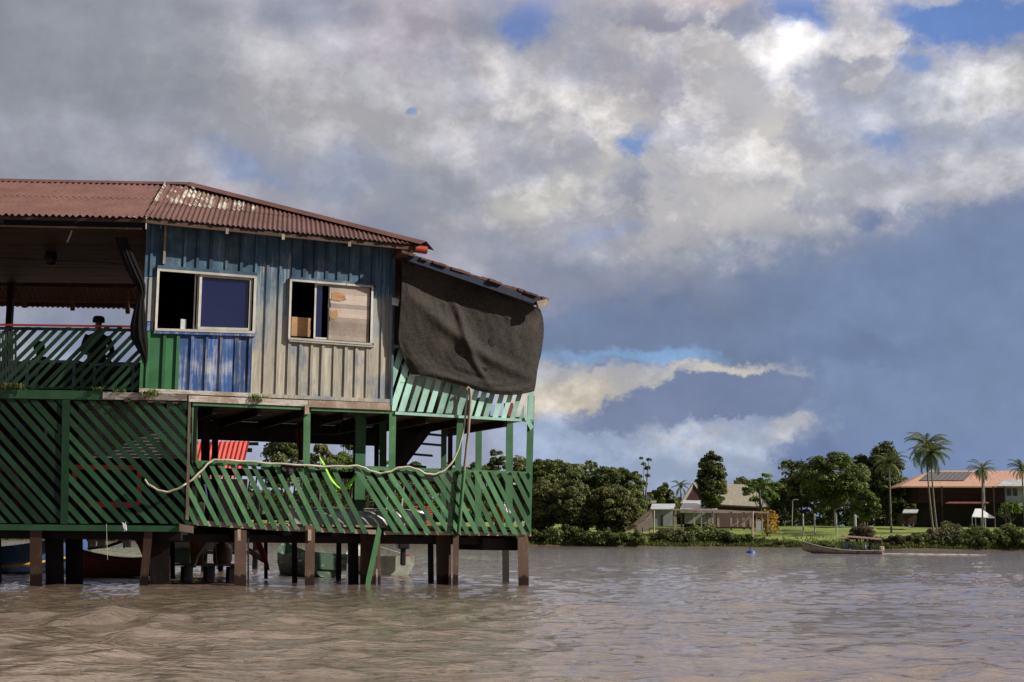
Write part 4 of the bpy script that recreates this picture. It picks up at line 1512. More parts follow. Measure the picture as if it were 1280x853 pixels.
# balcony railing, mint
lattice('railing', M['mint'], B, 490, 583, lambda x: 434 + (x - 490) * .06, ln(490, 514, 667, 524), .31, 11.8, 7.6, -.03, .0, 21, label='pale mint slats of the balcony railing')
lattice('railing', M['mint'], B, 587, 655, lambda x: 440 + (x - 490) * .06, ln(490, 517, 667, 527), .30, 11.2, 6.6, -.03, .0, 22, label='pale mint slats at the balcony corner')
qpart('top_rail', M['mint'], [strip(491, 664, ln(490, 431, 664, 441), ln(490, 435, 664, 445))], B, -.09, -.035)
qpart('post', M['mint'], [[(663, 440), (668, 440), (667, 528), (659, 528)]], B, -.06, .02)
qpart('post', M['wall_blue'], [[(501, 322), (505, 322), (501, 515), (497, 515)]], B, -.9, -.8)
mb = MB()
qbox(mb, Sx(500), sR - .1, -2.5, -2.44, 3.1, 4.3)
# lower deck
mb = MB()
nb = 16
for i in range(nb):
    o0, o1 = -.065 - 3.1 * i / nb, -.065 - 3.1 * (i + 1) / nb + .01
    qbox(mb, .6, sR - .03, o1, o0, 1.01, 1.05 + rnd.uniform(-.004, .004))
part('deck', mb, M['old_wood'])
mb = MB()
mb.box(((xl + A(236, 600).x) / 2, 27.4, 1.03), (A(236, 600).x - xl, 6.6, .05))
part('deck', mb, M['dark_wood'])
mb = MB()
for i in range(8):
    s = .75 + i * (sR - .9) / 7.2
    qbox(mb, s, s + .09, -3.1, -.08, .84, 1.0)
part('joist', mb, M['dark_wood'])
mb = MB()
for o in (-.35, -1.7, -3.0):
    qbox(mb, .6, sR - .05, o - .12, o, .72, .86)
part('beam', mb, M['dark_wood'])
for o in (24.3, 26.2, 28.5):
    mb = MB()
    mb.box(((xl + A(225, 600).x) / 2, o, .86), (A(225, 600).x - xl, .14, .22))
    part('beam', mb, M['dark_wood'])
mb = MB()
qbox(mb, .1, Sx(545), -3.18, -3.12, 2.66, 3.03)
part('beam', mb, M['dark_wood'])
vpost(256, 11, 522, 664, M['dark_wood'], -2.2, .12, bt=1)
# rear railing of the deck
mb = MB()
qbox(mb, .9, sR, -3.06, -3.0, 1.98, 2.12)
part('rear_rail', mb, M['dark_wood'])
mb = MB()
s = 1.0
while s < Sx(600):
    mb.bar(Q(s - .05, -3.03, 1.05), Q(s + .05 + rnd.uniform(-.03, .03), -3.03, 2.0), .018, .03)
    s += rnd.uniform(.12, .2)
part('balusters', mb, M['grey_board'], label='thin pale leaning balusters of the rear rail')

# lean-to roof above the net
lt = ln(495, 314, 686, 375.5)
mb = MB()
cl = MB()
sA, sB = 2 + 0, 0
pF0, pF1 = B(502, lt(502), .52), B(686, lt(686), .52)
Lc = (pF1 - pF0).length
ec = (pF1 - pF0).normalized()
back = -BN
for i in range(24):
    a, b = pF0 + ec * Lc * i / 24, pF0 + ec * Lc * (i + 1) / 24
    j = rnd.uniform(-.05, .03)
    n1, n2 = Vector((0, 0, .012 + rnd.uniform(0, .012))), Vector((0, 0, .035 + rnd.uniform(0, .02)))
    cl.prism([a - back * j, b + ec * .01 - back * j, b + ec * .01 + back * 3.6, a + back * 3.6],
             [p + n2 for p in (a - back * j, b + ec * .01 - back * j, b + ec * .01 + back * 3.6, a + back * 3.6)])
lean = part('lean_to_roof', cl, M['roof'], label='ragged lean-to roof sloping down to the right')
mb = MB()
a, b = B(510, 322, .46), B(676, 379, .46)
mb.bar(a, b, .05, .13)
part('fascia', mb, M['navy'], lean)
mb = MB()
for i in range(5):
    o = .25 - i * .8
    a, b = B(500, 322, 0) + BN * o, B(676, 380, 0) + BN * o
    mb.bar(a, b, .05, .10)
part('rafter', mb, M['dark_wood'], lean)
mb = MB()
mb.bar(B(671, 381, .5), B(684, 378, .5), .08, .12)
part('rafter', mb, M['old_wood'], lean)

# stilts: front ones and the darker ones behind
def stilt(x0, x1, yt, yb, m, off=0.0, fn=None, tl=0.0, deep=.2, label=None):
    fn = fn or (A if x1 < 235 else B)
    e = 12
    rj = random.Random(int(x0 * 7))
    tl = tl + rj.uniform(-1.0, 1.0)
    x1 = x1 + rj.uniform(-1, .6)
    qpart('stilt', m, [[(x0 + tl, yt), (x1 + tl, yt), (x1 - tl * e / 60, yb + e), (x0 - tl * e / 60, yb + e)]], fn, off - deep, off, label=label)


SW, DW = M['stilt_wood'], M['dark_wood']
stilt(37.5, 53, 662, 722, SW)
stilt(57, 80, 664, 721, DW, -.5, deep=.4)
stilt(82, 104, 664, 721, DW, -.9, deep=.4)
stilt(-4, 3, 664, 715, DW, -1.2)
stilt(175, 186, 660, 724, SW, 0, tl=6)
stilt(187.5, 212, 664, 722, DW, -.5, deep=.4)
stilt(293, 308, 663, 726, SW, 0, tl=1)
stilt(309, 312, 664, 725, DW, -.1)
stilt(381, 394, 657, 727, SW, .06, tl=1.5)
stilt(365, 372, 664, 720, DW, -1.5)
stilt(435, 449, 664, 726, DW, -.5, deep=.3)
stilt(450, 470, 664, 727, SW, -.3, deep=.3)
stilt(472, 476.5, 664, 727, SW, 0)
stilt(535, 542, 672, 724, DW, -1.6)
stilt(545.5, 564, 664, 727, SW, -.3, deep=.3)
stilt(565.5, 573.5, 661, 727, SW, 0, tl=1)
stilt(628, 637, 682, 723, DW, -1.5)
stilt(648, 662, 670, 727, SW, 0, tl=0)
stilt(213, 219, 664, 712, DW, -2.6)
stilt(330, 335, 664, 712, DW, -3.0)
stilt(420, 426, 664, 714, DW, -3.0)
mb = MB()
qbox(mb, Sx(612), Sx(664), -1.6, -.25, .62, .84)
part('beam', mb, DW)
for s_, x in ((0, 300), (1, 388)):
    qpart('cleat', M['old_wood'], [[(x - 3, 662), (x + 1, 662), (x + 1, 676), (x - 3, 676)]], B, .065, .10)

# staircase inside the open deck
st = MB()
st.pp(lambda a, b, o: B(a, b, o), [(553, 506), (561, 510), (500, 592), (484, 592)], -1.75, -1.68)
stairs = part('staircase', st, M['dark_wood'], label='dark open staircase up to the balcony')
for i, (x0, y0, x1) in enumerate(((531, 541, 556), (524, 553, 553), (511, 566, 541), (500, 580, 533))):
    qpart('tread', M['green_dark'], [[(x0, y0), (x1, y0 + 2.5), (x1, y0 + 5.5), (x0, y0 + 3)]], B, -2.3, -1.7, stairs)
qpart('riser_panel', M['inside'], [[(488, 524), (548, 512), (505, 572), (492, 585)]], B, -2.5, -2.44, stairs)

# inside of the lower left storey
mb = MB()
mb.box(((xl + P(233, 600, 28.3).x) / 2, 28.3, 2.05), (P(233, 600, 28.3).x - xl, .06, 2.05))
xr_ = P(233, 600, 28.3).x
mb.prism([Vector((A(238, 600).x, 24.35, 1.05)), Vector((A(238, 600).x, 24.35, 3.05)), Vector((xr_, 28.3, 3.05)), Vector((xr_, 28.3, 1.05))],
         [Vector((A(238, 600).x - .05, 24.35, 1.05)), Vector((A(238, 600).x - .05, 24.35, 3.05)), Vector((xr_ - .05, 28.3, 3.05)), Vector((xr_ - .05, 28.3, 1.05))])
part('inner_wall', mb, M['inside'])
mb = MB()
for i in range(34):
    y0 = 503 + i * 2.05
    mb.pp(A, [(98, y0), (232, y0 + 1.5), (232, y0 + 2.9), (98, y0 + 1.4)], -.50, -.46 + .02 * (i % 2))
part('slat_panel', mb, M['grey_board'], label='grey ribbed sheet behind the green screen')
# terrace parapet at the back and the furniture seen through the slats
mb = MB()
mb.box(((-14 + HX - 1.9) / 2, 30.6, 3.85), (12.0 - 1.9 + HX + 3.9, .06, 1.3))
part('parapet', mb, M['inside'], label='dark rear parapet of the terrace')
mb = MB()
for i in range(13):
    mb.pp(A, [(-30 + i * 4, 414), (-27.2 + i * 4, 414), (-27.2 + i * 4, 482), (-30 + i * 4, 482)], -1.5, -1.46 + .015 * (i % 2))
part('side_panel', mb, M['grey_board'], label='pale ribbed panel behind the left end of the terrace railing')


# ------------------------------------------------------------------ things on and around the house
def coons(top, bottom, left, right, u, v):
    """blend of four edge curves; each a function 0..1 -> (x, y)"""
    t, b, l, r = top(u), bottom(u), left(v), right(v)
    p = []
    for k in (0, 1):
        p.append((1 - v) * t[k] + v * b[k] + (1 - u) * l[k] + u * r[k]
                 - ((1 - u) * (1 - v) * top(0)[k] + u * (1 - v) * top(1)[k] + (1 - u) * v * bottom(0)[k] + u * v * bottom(1)[k]))
    return p


def curve(pts):
    xs = np.linspace(0, 1, len(pts))
    def f(u):
        return (float(np.interp(u, xs, [p[0] for p in pts])), float(np.interp(u, xs, [p[1] for p in pts])))
    def g(u):   # smoothed
        a = [f(min(max(u + d, 0), 1)) for d in (-.05, -.025, 0, .025, .05)]
        return (sum(q[0] for q in a) / 5, sum(q[1] for q in a) / 5) if 0.05 < u < 0.95 else f(u)
    return g


top = curve([(502, 322), (520, 328), (545, 337), (570, 347), (600, 358), (630, 369), (655, 378), (675, 386)])
bot = curve([(514, 469), (535, 470), (560, 478), (580, 483), (602, 490), (628, 494), (650, 493.5), (668, 489)])
lef = curve([(502, 322), (502, 350), (500, 390), (497, 424), (503, 445), (514, 469)])
rig = curve([(675, 386), (679, 398), (680, 415), (677, 440), (672, 460), (670, 478), (668, 489)])
nf = lambda x, y, z: (math.sin(x * 1.7 + 3 * math.sin(y * .8)) * math.sin(y * 2.1 + z))


def net_pt(u, v):
    x, y = coons(top, bot, lef, rig, u, v)
    o = .25 + .02 * math.sin(9 * u + 5 * v) + .03 * nf(u * 6, v * 4, 1)
    o += .09 * math.exp(-((v - .25 - .55 * u) / .06) ** 2) * math.sin(math.pi * u)            # long diagonal fold
    o += .08 * math.exp(-((u - .42 - .35 * (v - .3)) / .03) ** 2) * (v > .2) * math.sin(math.pi * min(max((v - .2) / .75, 0), 1))
    o += .035 * math.exp(-((u - .72 - .25 * (v - .2)) / .03) ** 2) * max(0, 1 - v * 1.3)
    o += .06 * math.exp(-((v - .93) / .05) ** 2) * math.sin(math.pi * u)
    o += .018 * math.sin(40 * v + 12 * u * u) * max(v - .75, 0) * 4
    o += .012 * math.sin(55 * u + 6 * v) * max(.2 - v, 0) * 5
    o -= .16 * math.exp(-(u / .06) ** 2) * max(0, v - .55) * 2
    o -= .07 * math.sin(math.pi * v) * math.exp(-((1 - u) / .05) ** 2)
    o += .020 * mnoise.noise(Vector((u * 7 + v * 3, v * 5 - u * 2, 1.0))) + .008 * mnoise.noise(Vector((u * 22 - v * 6, v * 9, 4.0))) + .003 * mnoise.noise(Vector((u * 50, v * 34, 8.0)))
    o += .022 * math.sin(70 * v + 9 * u + 2 * math.sin(7 * u)) * max(v - .72, 0) * 2.5 * math.sin(math.pi * u)
    return B(x, y, .03 + (o - .03) * (1 - .55 * v))


mb = MB()
mb.grid(net_pt, 150, 110)
net = based('shade_net', mb, M['net'], label='big dark shade net hung under the lean-to roof', cat='net')
m_ = net.modifiers.new('thick', 'SOLIDIFY')
m_.thickness = .006
mb = MB()
for (cx, cy, rx, ry, a) in ((614, 428, 3.4, 6.0, -.35), (605, 461, 5, 1.6, .25)):
    pts = [(cx + rx * math.cos(k * .6283) * math.cos(a) - ry * math.sin(k * .6283) * math.sin(a) + (k % 2) * .6,
            cy + rx * math.cos(k * .6283) * math.sin(a) + ry * math.sin(k * .6283) * math.cos(a)) for k in range(10)]
    mb.pp(B, pts, .175 if cy < 440 else .165, .215 if cy < 440 else .200)
o = mb.build('patch', M['black'], net, label='small dark mended tears in the net')
# cord along the lower edge
mb = MB()
mb.tube([B(*bot(0), .12)] + [B(*bot(k / 24), .12) for k in range(1, 25)], .004, 5)
mb.build('hem_cord', M['old_wood'], net)

# black curtain tied up at the end of the terrace
mb = MB()
spine = [(151, 297, 8), (155, 310, 8.5), (161, 326, 9), (168, 342, 9), (175, 356, 7), (177.5, 367, 4.6), (175, 376, 5.5), (173.5, 392, 8), (172.5, 408, 10.5), (174, 424, 11), (178, 436, 7.5), (181, 447, 4), (182, 456, 1.2)]
ys_ = np.linspace(0, len(spine) - 1, 46)


def cur_pt(u, v):
    k = v * (len(spine) - 1)
    xs = range(len(spine))
    cx = float(np.interp(k, xs, [p[0] for p in spine]))
    cy = float(np.interp(k, xs, [p[1] for p in spine]))
    w = float(np.interp(k, xs, [p[2] for p in spine]))
    a = u * 2 * math.pi
    pl = 1 + .16 * math.sin(9 * a + 2 * v) + .08 * math.sin(17 * a)
    c = A(cx, cy, .14)
    r = w / F * 24 * pl * .82
    return c + Vector((math.cos(a) * r, math.sin(a) * r * .55, .05 * math.sin(5 * a + 4 * v) * (v > .9)))


mb.grid(cur_pt, 72, 44)
based('tied_curtain', mb, M['cloth_black'], label='black cloth curtain tied in a knot at the terrace corner', cat='curtain')

# pale hose looped over the railing
hp = [(181, 600), (186, 606), (196, 612), (206, 615), (218, 613), (231, 606), (243, 597), (254, 586), (262, 578), (270, 575), (285, 575.5), (310, 577), (340, 579.5), (370, 581), (400, 583),
      (425, 583), (446, 582.5), (454, 584.5), (464, 589), (475, 591.5), (486, 590), (498, 585), (510, 584), (522, 587), (532, 592), (542, 593), (552, 590), (561, 583), (569, 571), (575, 555), (580, 535), (582, 515), (584, 498), (586, 486)]


def smooth_pts(pts, n=6):
    out = []
    for i in range(len(pts) - 1):
        p0, p1, p2, p3 = pts[max(i - 1, 0)], pts[i], pts[i + 1], pts[min(i + 2, len(pts) - 1)]
        for k in range(n):
            t = k / n
            out.append(tuple(.5 * ((2 * p1[j]) + (-p0[j] + p2[j]) * t + (2 * p0[j] - 5 * p1[j] + 4 * p2[j] - p3[j]) * t * t + (-p0[j] + 3 * p1[j] - 3 * p2[j] + p3[j]) * t ** 3) for j in range(len(p1))))
    out.append(pts[-1])
    return out


mb = MB()
pts3 = []
for x, y in smooth_pts(hp, 4):
    if x < 232 and y > 590:
        pts3.append(A(x, y, .08))
    else:
        pts3.append(B(x, y, .10 if x < 480 else .12))
mb.tube([p + Vector((0, 0, .006 * math.sin(i * 1.3))) for i, p in enumerate(pts3)], .018, 8)
M['hose'] = simple('pale_hose', (0.55, 0.52, 0.40), 0.45, 0, .25, 3)
based('garden_hose', mb, M['hose'], label='pale hose looped along the lower railing', cat='hose')
# upright rod at the balcony corner
mb = MB()
mb.tube([B(583, 487, .16), B(585.5, 484.5, .16), B(588, 487, .16), B(588, 498, .16), B(585, 545, .16), B(580, 590, .16)], .026, 8)
rod = based('mooring_rod', mb, M['old_wood'], label='thin upright rod with hooked top, green below, at the middle of the deck', cat='pole')
mb = MB()
mb.tube([B(580.2, 588, .16), B(573, 668, .16)], .034, 8)
mb.build('lower_pole', M['green_lit'], rod, label='green lower half of the rod')
# leaning green plank
mb = MB()
mb.pp(B, [(472.5, 656), (477, 664), (464, 727), (462, 738), (456, 738), (458, 722)], .10, .14)
based('loose_plank', mb, M['green_lit'], label='bright green loose plank leaning into the water', cat='plank')

# towel on the rail
mb = MB()
M['towel'] = simple('dark_towel', (0.035, 0.033, 0.035), 0.95, 0, .5, 20, .5)


def tw(u, v):
    x = 351 + 29 * u
    y = 577 + 2.5 * math.sin(u * 3) + v * (12 + 5 * math.sin(u * 5 + .5) - (u < .25) * 6)
    return B(x, y + 1.0 * math.sin(14 * u), .055 + .02 * math.sin(20 * u) * v)


mb.grid(tw, 30, 10)
o = based('towel', mb, M['towel'], label='small dark towel hung over the lower railing', cat='towel')
o.modifiers.new('thick', 'SOLIDIFY').thickness = .012

# hanging laundry and cloths inside the open deck
def cloth(name, pts, off, m, label, cat, thick=.015, wav=.05):
    """cloth in a four-cornered outline, wavy in depth"""
    mb = MB()
    (ax, ay), (bx, by), (cx, cy), (dx, dy) = pts
    def f(u, v):
        x = (ax * (1 - u) + bx * u) * (1 - v) + (dx * (1 - u) + cx * u) * v
        y = (ay * (1 - u) + by * u) * (1 - v) + (dy * (1 - u) + cy * u) * v
        y += 2.2 * math.sin(math.pi * u) * (1 - v) + 1.5 * math.sin(9 * u) * v
        return B(x, y, off + wav * math.sin(14 * u + 2 * v))
    mb.grid(f, 24, 12)
    o = based(name, mb, m, label=label, cat=cat)
    o.modifiers.new('thick', 'SOLIDIFY').thickness = thick
    return o


M['maroon'] = simple('maroon_cloth', (0.06, 0.014, 0.012), .95, 0, .4, 8)
M['denim'] = simple('blue_denim', (0.035, 0.05, 0.10), .9, 0, .4, 12)
M['neon'] = simple('lime_green_net', (0.30, 0.62, 0.05), .8, 0, .3, 20)
cloth('hanging_cloth', [(369, 537), (381, 530), (382, 578), (374, 574)], -.9, M['maroon'], 'dark maroon cloth hanging left of the second green post', 'laundry')
cloth('hanging_cloth', [(386, 513), (402, 514), (400, 534), (388, 537)], -.9, M['cloth_black'], 'black rag hanging right of the second green post', 'laundry')
cloth('hanging_cloth', [(430, 524), (443, 520), (446, 552), (420, 541)], -1.2, M['cloth_black'], 'black cloth sagging beside the wide green post', 'laundry')
cloth('hanging_cloth', [(254, 605), (267, 603), (273, 640), (262, 645)], -1.0, M['denim'], 'blue denim cloth hanging behind the lower railing', 'laundry')
mb = MB()
mb.tube([P(381, 541, 26.2), P(398, 543, 26.2), P(420, 543, 26.2), P(446, 538, 26.2)], .012, 5)
based('clothes_line', mb, M['cable'], label='dark line strung between two green posts', cat='line')


def ham(u, v):
    pts = [(399, 572), (405, 582), (413, 597), (424, 609), (435, 608), (443, 598), (448, 588)]
    q = smooth_pts(pts, 6)
    k = int(u * (len(q) - 1))
    w = 1.2 + 4.5 * math.sin(math.pi * u) ** .7
    return B(q[k][0], q[k][1] + (v - .5) * w * 1.3, -.55 + (v - .5) * .5 * math.sin(math.pi * u))


mb = MB()
mb.grid(ham, 36, 6)
o = based('hammock', mb, M['neon'], label='lime green hammock slung inside the open deck', cat='hammock')
o.modifiers.new('thick', 'SOLIDIFY').thickness = .01


# upturned metal canoe lying on the deck
def hull(mb, L, W_, D, bow=1.0, stern=.75, rise=.35, n=26, flare=.75, mi=0, th=.03, close=True, vee=.3):
    """open boat along +x, bow at +x: outer and inner skin, joined at the gunwale"""
    def sec(k, inset):
        t = k / n
        x = -L / 2 + L * t
        w = W_ / 2 * (stern + (1 - stern) * min(t / .4, 1)) * (1 - max((t - .5) / .5, 0) ** 2.2 * bow)
        w = max(w, .02)
        sheer = D + rise * max((t - .4) / .6, 0) ** 2 + .08 * rise * (1 - t)
        keel = rise * .55 * max((t - .75) / .25, 0) ** 2
        w -= inset
        w = max(w, .005)
        z0 = keel + inset
        zb = z0 + (sheer - z0) * .22
        return [(x, -w, sheer), (x, -w * .97, (sheer + zb) / 2 + .01), (x, -w * flare, zb), (x, -w * flare * .5, z0 + (zb - z0) * vee), (x, 0, z0),
                (x, w * flare * .5, z0 + (zb - z0) * vee), (x, w * flare, zb), (x, w * .97, (sheer + zb) / 2 + .01), (x, w, sheer)]
    for inset, flip in ((0, False), (th, True)):
        vs, fs = [], []
        for k in range(n + 1):
            vs += sec(k, inset)
        for k in range(n):
            for j in range(8):
                f = [k * 9 + j, k * 9 + j + 1, (k + 1) * 9 + j + 1, (k + 1) * 9 + j]
                fs.append(f[::-1] if flip else f)
        mb.add(vs, fs, mi, True)
        e = sec(0, inset)
        if close:
            x_off = 0 if not flip else th
            mb.add([(p[0] + x_off, p[1], p[2]) for p in e], [list(range(9)) if not flip else list(range(8, -1, -1))], mi)
    a, b = [sec(k, 0) for k in range(n + 1)], [sec(k, th) for k in range(n + 1)]
    for i in (0, 8):
        vs = []
        for k in range(n + 1):
            vs += [a[k][i], b[k][i], ]
        up_ = [(x, y, z + .015) for x, y, z in vs]
        mb.add(up_, [[2 * k, 2 * k + 1, 2 * k + 3, 2 * k + 2] for k in range(n)], mi)


def hull_at(name, L, W_, D, loc, rz, m, flip=False, tilt=(0, 0), **kw):
    lab = {k: kw.pop(k) for k in ('label', 'cat', 'group') if k in kw}
    root = empty(name, loc, 0, **lab)
    mb = MB()
    hull(mb, L, W_, D, **kw)
    Mx = Matrix.Rotation(rz, 4, 'Z') @ Matrix.Rotation(tilt[0], 4, 'X') @ Matrix.Rotation(tilt[1], 4, 'Y')
    if flip:
        Mx = Mx @ Matrix.Translation((0, 0, D)) @ Matrix.Rotation(math.pi, 4, 'X')
    T = Matrix.Translation(Vector(loc)) @ Mx
    mb.v = [T @ v for v in mb.v]
    mb.build('hull', m, root)
    return root, T


def sub(root, T, name, mb, m, **kw):
    mb.v = [T @ v for v in mb.v]
    return mb.build(name, m, root, **kw)


M['alu'] = simple('dented_aluminium', (0.42, 0.42, 0.42), .38, .35, .35, 4, .3)
cpos = Q((Sx(385) + Sx(552)) / 2, -.75, 1.06)
hull_at('upturned_canoe', 2.55, .62, .30, cpos, YAW, M['alu'], flip=True, label='grey metal canoe lying upside down on the lower deck', cat='canoe', rise=.05, stern=.6)

# stack of rusty tiles on the deck
mb = MB()
rnd = random.Random(5)
M['rust'] = simple('rust_orange_tiles', (0.24, 0.075, 0.035), .85, 0, .5, 6)
for r_ in range(9):
    for c_ in range(8):
        s = Sx(505) + c_ * .17 + rnd.uniform(-.02, .02)
        if r_ > 6 and rnd.random() < .5:
            continue
        z = 1.055 + r_ * .045
        qbox(mb, s, s + .15, -2.2 + rnd.uniform(-.03, .03), -1.9, z, z + .033)
based('tile_stack', mb, M['rust'], label='stack of rust orange roof tiles on the lower deck', cat='tiles')


def bucket(name, c, r, h, m, label, handle=True, taper=.82, cat='bucket', band=None):
    root = empty(name, c, 0, label=label, cat=cat)
    mb = MB()
    mb.lathe([(0, 0), (r * taper, 0), (r, h), (r * 1.06, h), (r * 1.06, h - .025), (r * 1.02, h - .025), (r * .95, h - .004), (r * taper * .93, .01), (0, .01)], (0, 0, 0), 20)
    mb.v = [Vector(c) + v for v in mb.v]
    mb.build('body', m, root)
    if handle:
        mb = MB()
        mb.tube([Vector(c) + Vector((r * 1.06 * math.cos(a), -.02 - .05 * math.sin(a), h - .03 + r * .85 * math.sin(a))) for a in [k * math.pi / 12 for k in range(13)]], .005, 5)
        mb.build('handle', M['grey_metal'], root)
    return root


M['bucket_white'] = simple('white_bucket_plastic', (0.60, 0.62, 0.58), .4, 0, .1)
M['bucket_orange'] = simple('orange_bucket_plastic', (0.72, 0.26, 0.02), .4, 0, .15)
b_ = bucket('plastic_bucket', Q(Sx(252, 650), -.35, 1.055), .125, .34, M['bucket_white'], 'white plastic bucket standing behind the left end of the lower railing')
mb = MB()
q_ = Q(Sx(252, 650), -.35, 1.055)
for k in range(5):
    a0_, a1_ = -1.7 + k * .16, -1.54 + k * .16
    p = lambda a, z: q_ + Vector((.1215 * math.cos(a), .1215 * math.sin(a), z))
    mb.add([p(a0_, .10), p(a1_, .10), p(a1_, .20), p(a0_, .20)], [[0, 1, 2, 3]])
mb.build('sticker', M['denim'], b_)
bucket('plastic_bucket', Q(Sx(636, 655), -.45, 1.06), .115, .36, M['bucket_orange'], 'orange bucket behind the right end of the lower railing', taper=.7)
cloth('white_sack', [(622, 630), (634, 628), (638, 640), (630, 644)], -.6, M['white_stuff'], 'white sack lying beside the orange bucket', 'sack', .03)

# boxes and clothes behind the balcony slats
M['cardboard'] = simple('faded_cardboard', (0.36, 0.27, 0.21), .9, 0, .4, 5)
M['crate_red'] = simple('red_plastic_crate', (0.28, 0.03, 0.03), .6, 0, .2, 5)
def crate(px, off, w, d, h, m, label, z=3.09, cat='box', name='storage_box'):
    s = Sx(px, 510)
    root = empty(name, Q(s, off, z), YAW, label=label, cat=cat)
    mb = MB()
    t_ = .012
    for a, b_, c_, e in ((-w / 2, w / 2, -d / 2, -d / 2 + t_), (-w / 2, w / 2, d / 2 - t_, d / 2), (-w / 2, -w / 2 + t_, -d / 2 + t_, d / 2 - t_), (w / 2 - t_, w / 2, -d / 2 + t_, d / 2 - t_)):
        qbox(mb, s + a, s + b_, off + c_, off + e, z, z + h)
    qbox(mb, s - w / 2, s + w / 2, off - d / 2, off + d / 2, z, z + .01)
    mb.build('body', m, root)
    mb = MB()
    for sg in (-1, 1):
        a, b_ = (s - w / 2, s - .004) if sg < 0 else (s + .004, s + w / 2)
        qbox(mb, a, b_, off - d / 2, off + d / 2, z + h + .001, z + h + .008)
    mb.build('flap', m, root)
crate(541, -.5, .30, .3, .40, M['cardboard'], 'worn cardboard box behind the middle of the mint railing')
crate(565, -.5, .22, .3, .34, M['white_stuff'], 'white box behind the mint railing left of the rod')
crate(600, -.55, .26, .3, .30, M['cardboard'], 'faded low box behind the mint railing right of the rod')
crate(616, -.5, .20, .3, .36, M['white_stuff'], 'white box behind the balcony corner slats')
crate(652, -.6, .11, .2, .30, M['crate_red'], 'red box at the balcony corner beside the post')
cloth('hanging_cloth', [(500, 452), (512, 474), (516, 512), (503, 512)], -.35, M['white_stuff'], 'white crumpled cloth behind the left end of the mint railing', 'laundry', .02)
cloth('hanging_cloth', [(550, 470), (567, 478), (570, 500), (556, 505)], -.35, M['white_stuff'], 'white cloth behind the middle of the mint railing', 'laundry', .02)

# lantern under the terrace ceiling, cords
mb = MB()
lp = P(63.5, 322, 26.0)
mb.lathe([(0, .42), (.03, .42), (.03, .14), (.10, .10), (.115, -.05), (.10, -.14), (0, -.15)], lp, 14)
lamp = based('hanging_lantern', mb, M['cable'], label='dark round lantern under the terrace ceiling', cat='lamp')
mb = MB()
mb.tube([lp + Vector((0, 0, .40)), Vector((lp.x, lp.y, CZ + .0))], .012, 6)
mb.build('cord', M['cable'], lamp)
mb = MB()
mb.lathe([(.085, .105), (.085, .12), (.03, .12)], lp, 14)
mb.build('band', M['grey_metal'], lamp)
for i, (pts, lab) in enumerate((([(-5, 322), (60, 326), (110, 327), (158, 331)], 'black cable sagging across the terrace ceiling'),
                                ([(95, 276), (90, 288), (87, 296), (84, 303)], 'short pale cord dangling from the terrace eave'))):
    mb = MB()
    mb.tube([P(x, y, 24.6 + i * -.5) for x, y in smooth_pts(pts, 4)], .010 if i == 0 else .016, 6)
    based('hanging_cable', mb, M['cable'] if i == 0 else M['hose'], label=lab, cat='cable')
mb = MB()
mb.pp(B, [(490, 372), (499, 374), (498, 383), (490, 381)], .06, .14)
based('switch_box', mb, M['white_stuff'], label='small pale box on the wall edge beside the net', cat='box')
mb = MB()
mb.pp(W, [(226, 399), (233, 399.5), (233, 412), (226, 411.5)], -.14, -.10)
based('paper_card', mb, M['white_stuff'], label='small white card standing inside the first open window', cat='card')

# table, benches and red frames
M['table_top'] = simple('blue_white_table', (0.30, 0.34, 0.42), .5, 0, .3, 4)
def table(x0, x1, y, fn_y, m, label, zleg, name='table', legs=4, th=.05, dep=.6):
    p0, p1 = P(x0, y, fn_y), P(x1, y, fn_y)
    root = empty(name, ((p0.x + p1.x) / 2, fn_y + dep / 2, zleg), 0, label=label, cat='table')
    mb = MB()
    mb.box(((p0.x + p1.x) / 2, fn_y + dep / 2, (p0.z + p1.z) / 2), (p1.x - p0.x, dep, th))
    mb.build('table_top', m, root)
    for sx in (p0.x + .08, p1.x - .08):
        for yy in (fn_y + .06, fn_y + dep - .06):
            mb = MB()
            z1 = (p0.z + p1.z) / 2 - th / 2
            mb.box((sx, yy, (zleg + z1) / 2), (.05, .05, z1 - zleg))
            mb.build('leg', m, root)
    return root
table(28, 98, 452, 25.3, M['table_top'], 'pale blue table behind the left of the terrace railing', 3.18)
table(112, 172, 456, 25.2, M['table_top'], 'pale blue table behind the right of the terrace railing', 3.18)


def redframe(x0, x1, y0, y1, Y, label):
    root = empty('metal_rack', P((x0 + x1) / 2, y1, Y), 0, label=label, cat='frame')
    f = lambda a, b, o: P(a, b, Y - o)
    for nm, q in (('top_bar', [(x0, y0), (x1, y0 + 1), (x1, y0 + 7), (x0, y0 + 6)]), ('lower_bar', [(x0, y1 - 9), (x1, y1 - 8), (x1, y1 - 1), (x0, y1 - 2)]),
                  ('leg', [(x0, y0 + 6), (x0 + 6, y0 + 6), (x0 + 6, y1 + 8), (x0, y1 + 8)]), ('leg', [(x1 - 6, y0 + 7), (x1, y0 + 7), (x1, y1 + 8), (x1 - 6, y1 + 8)])):
        mb = MB()
        mb.pp(f, q, -.05, 0)
        mb.build(nm, M['red'], root)


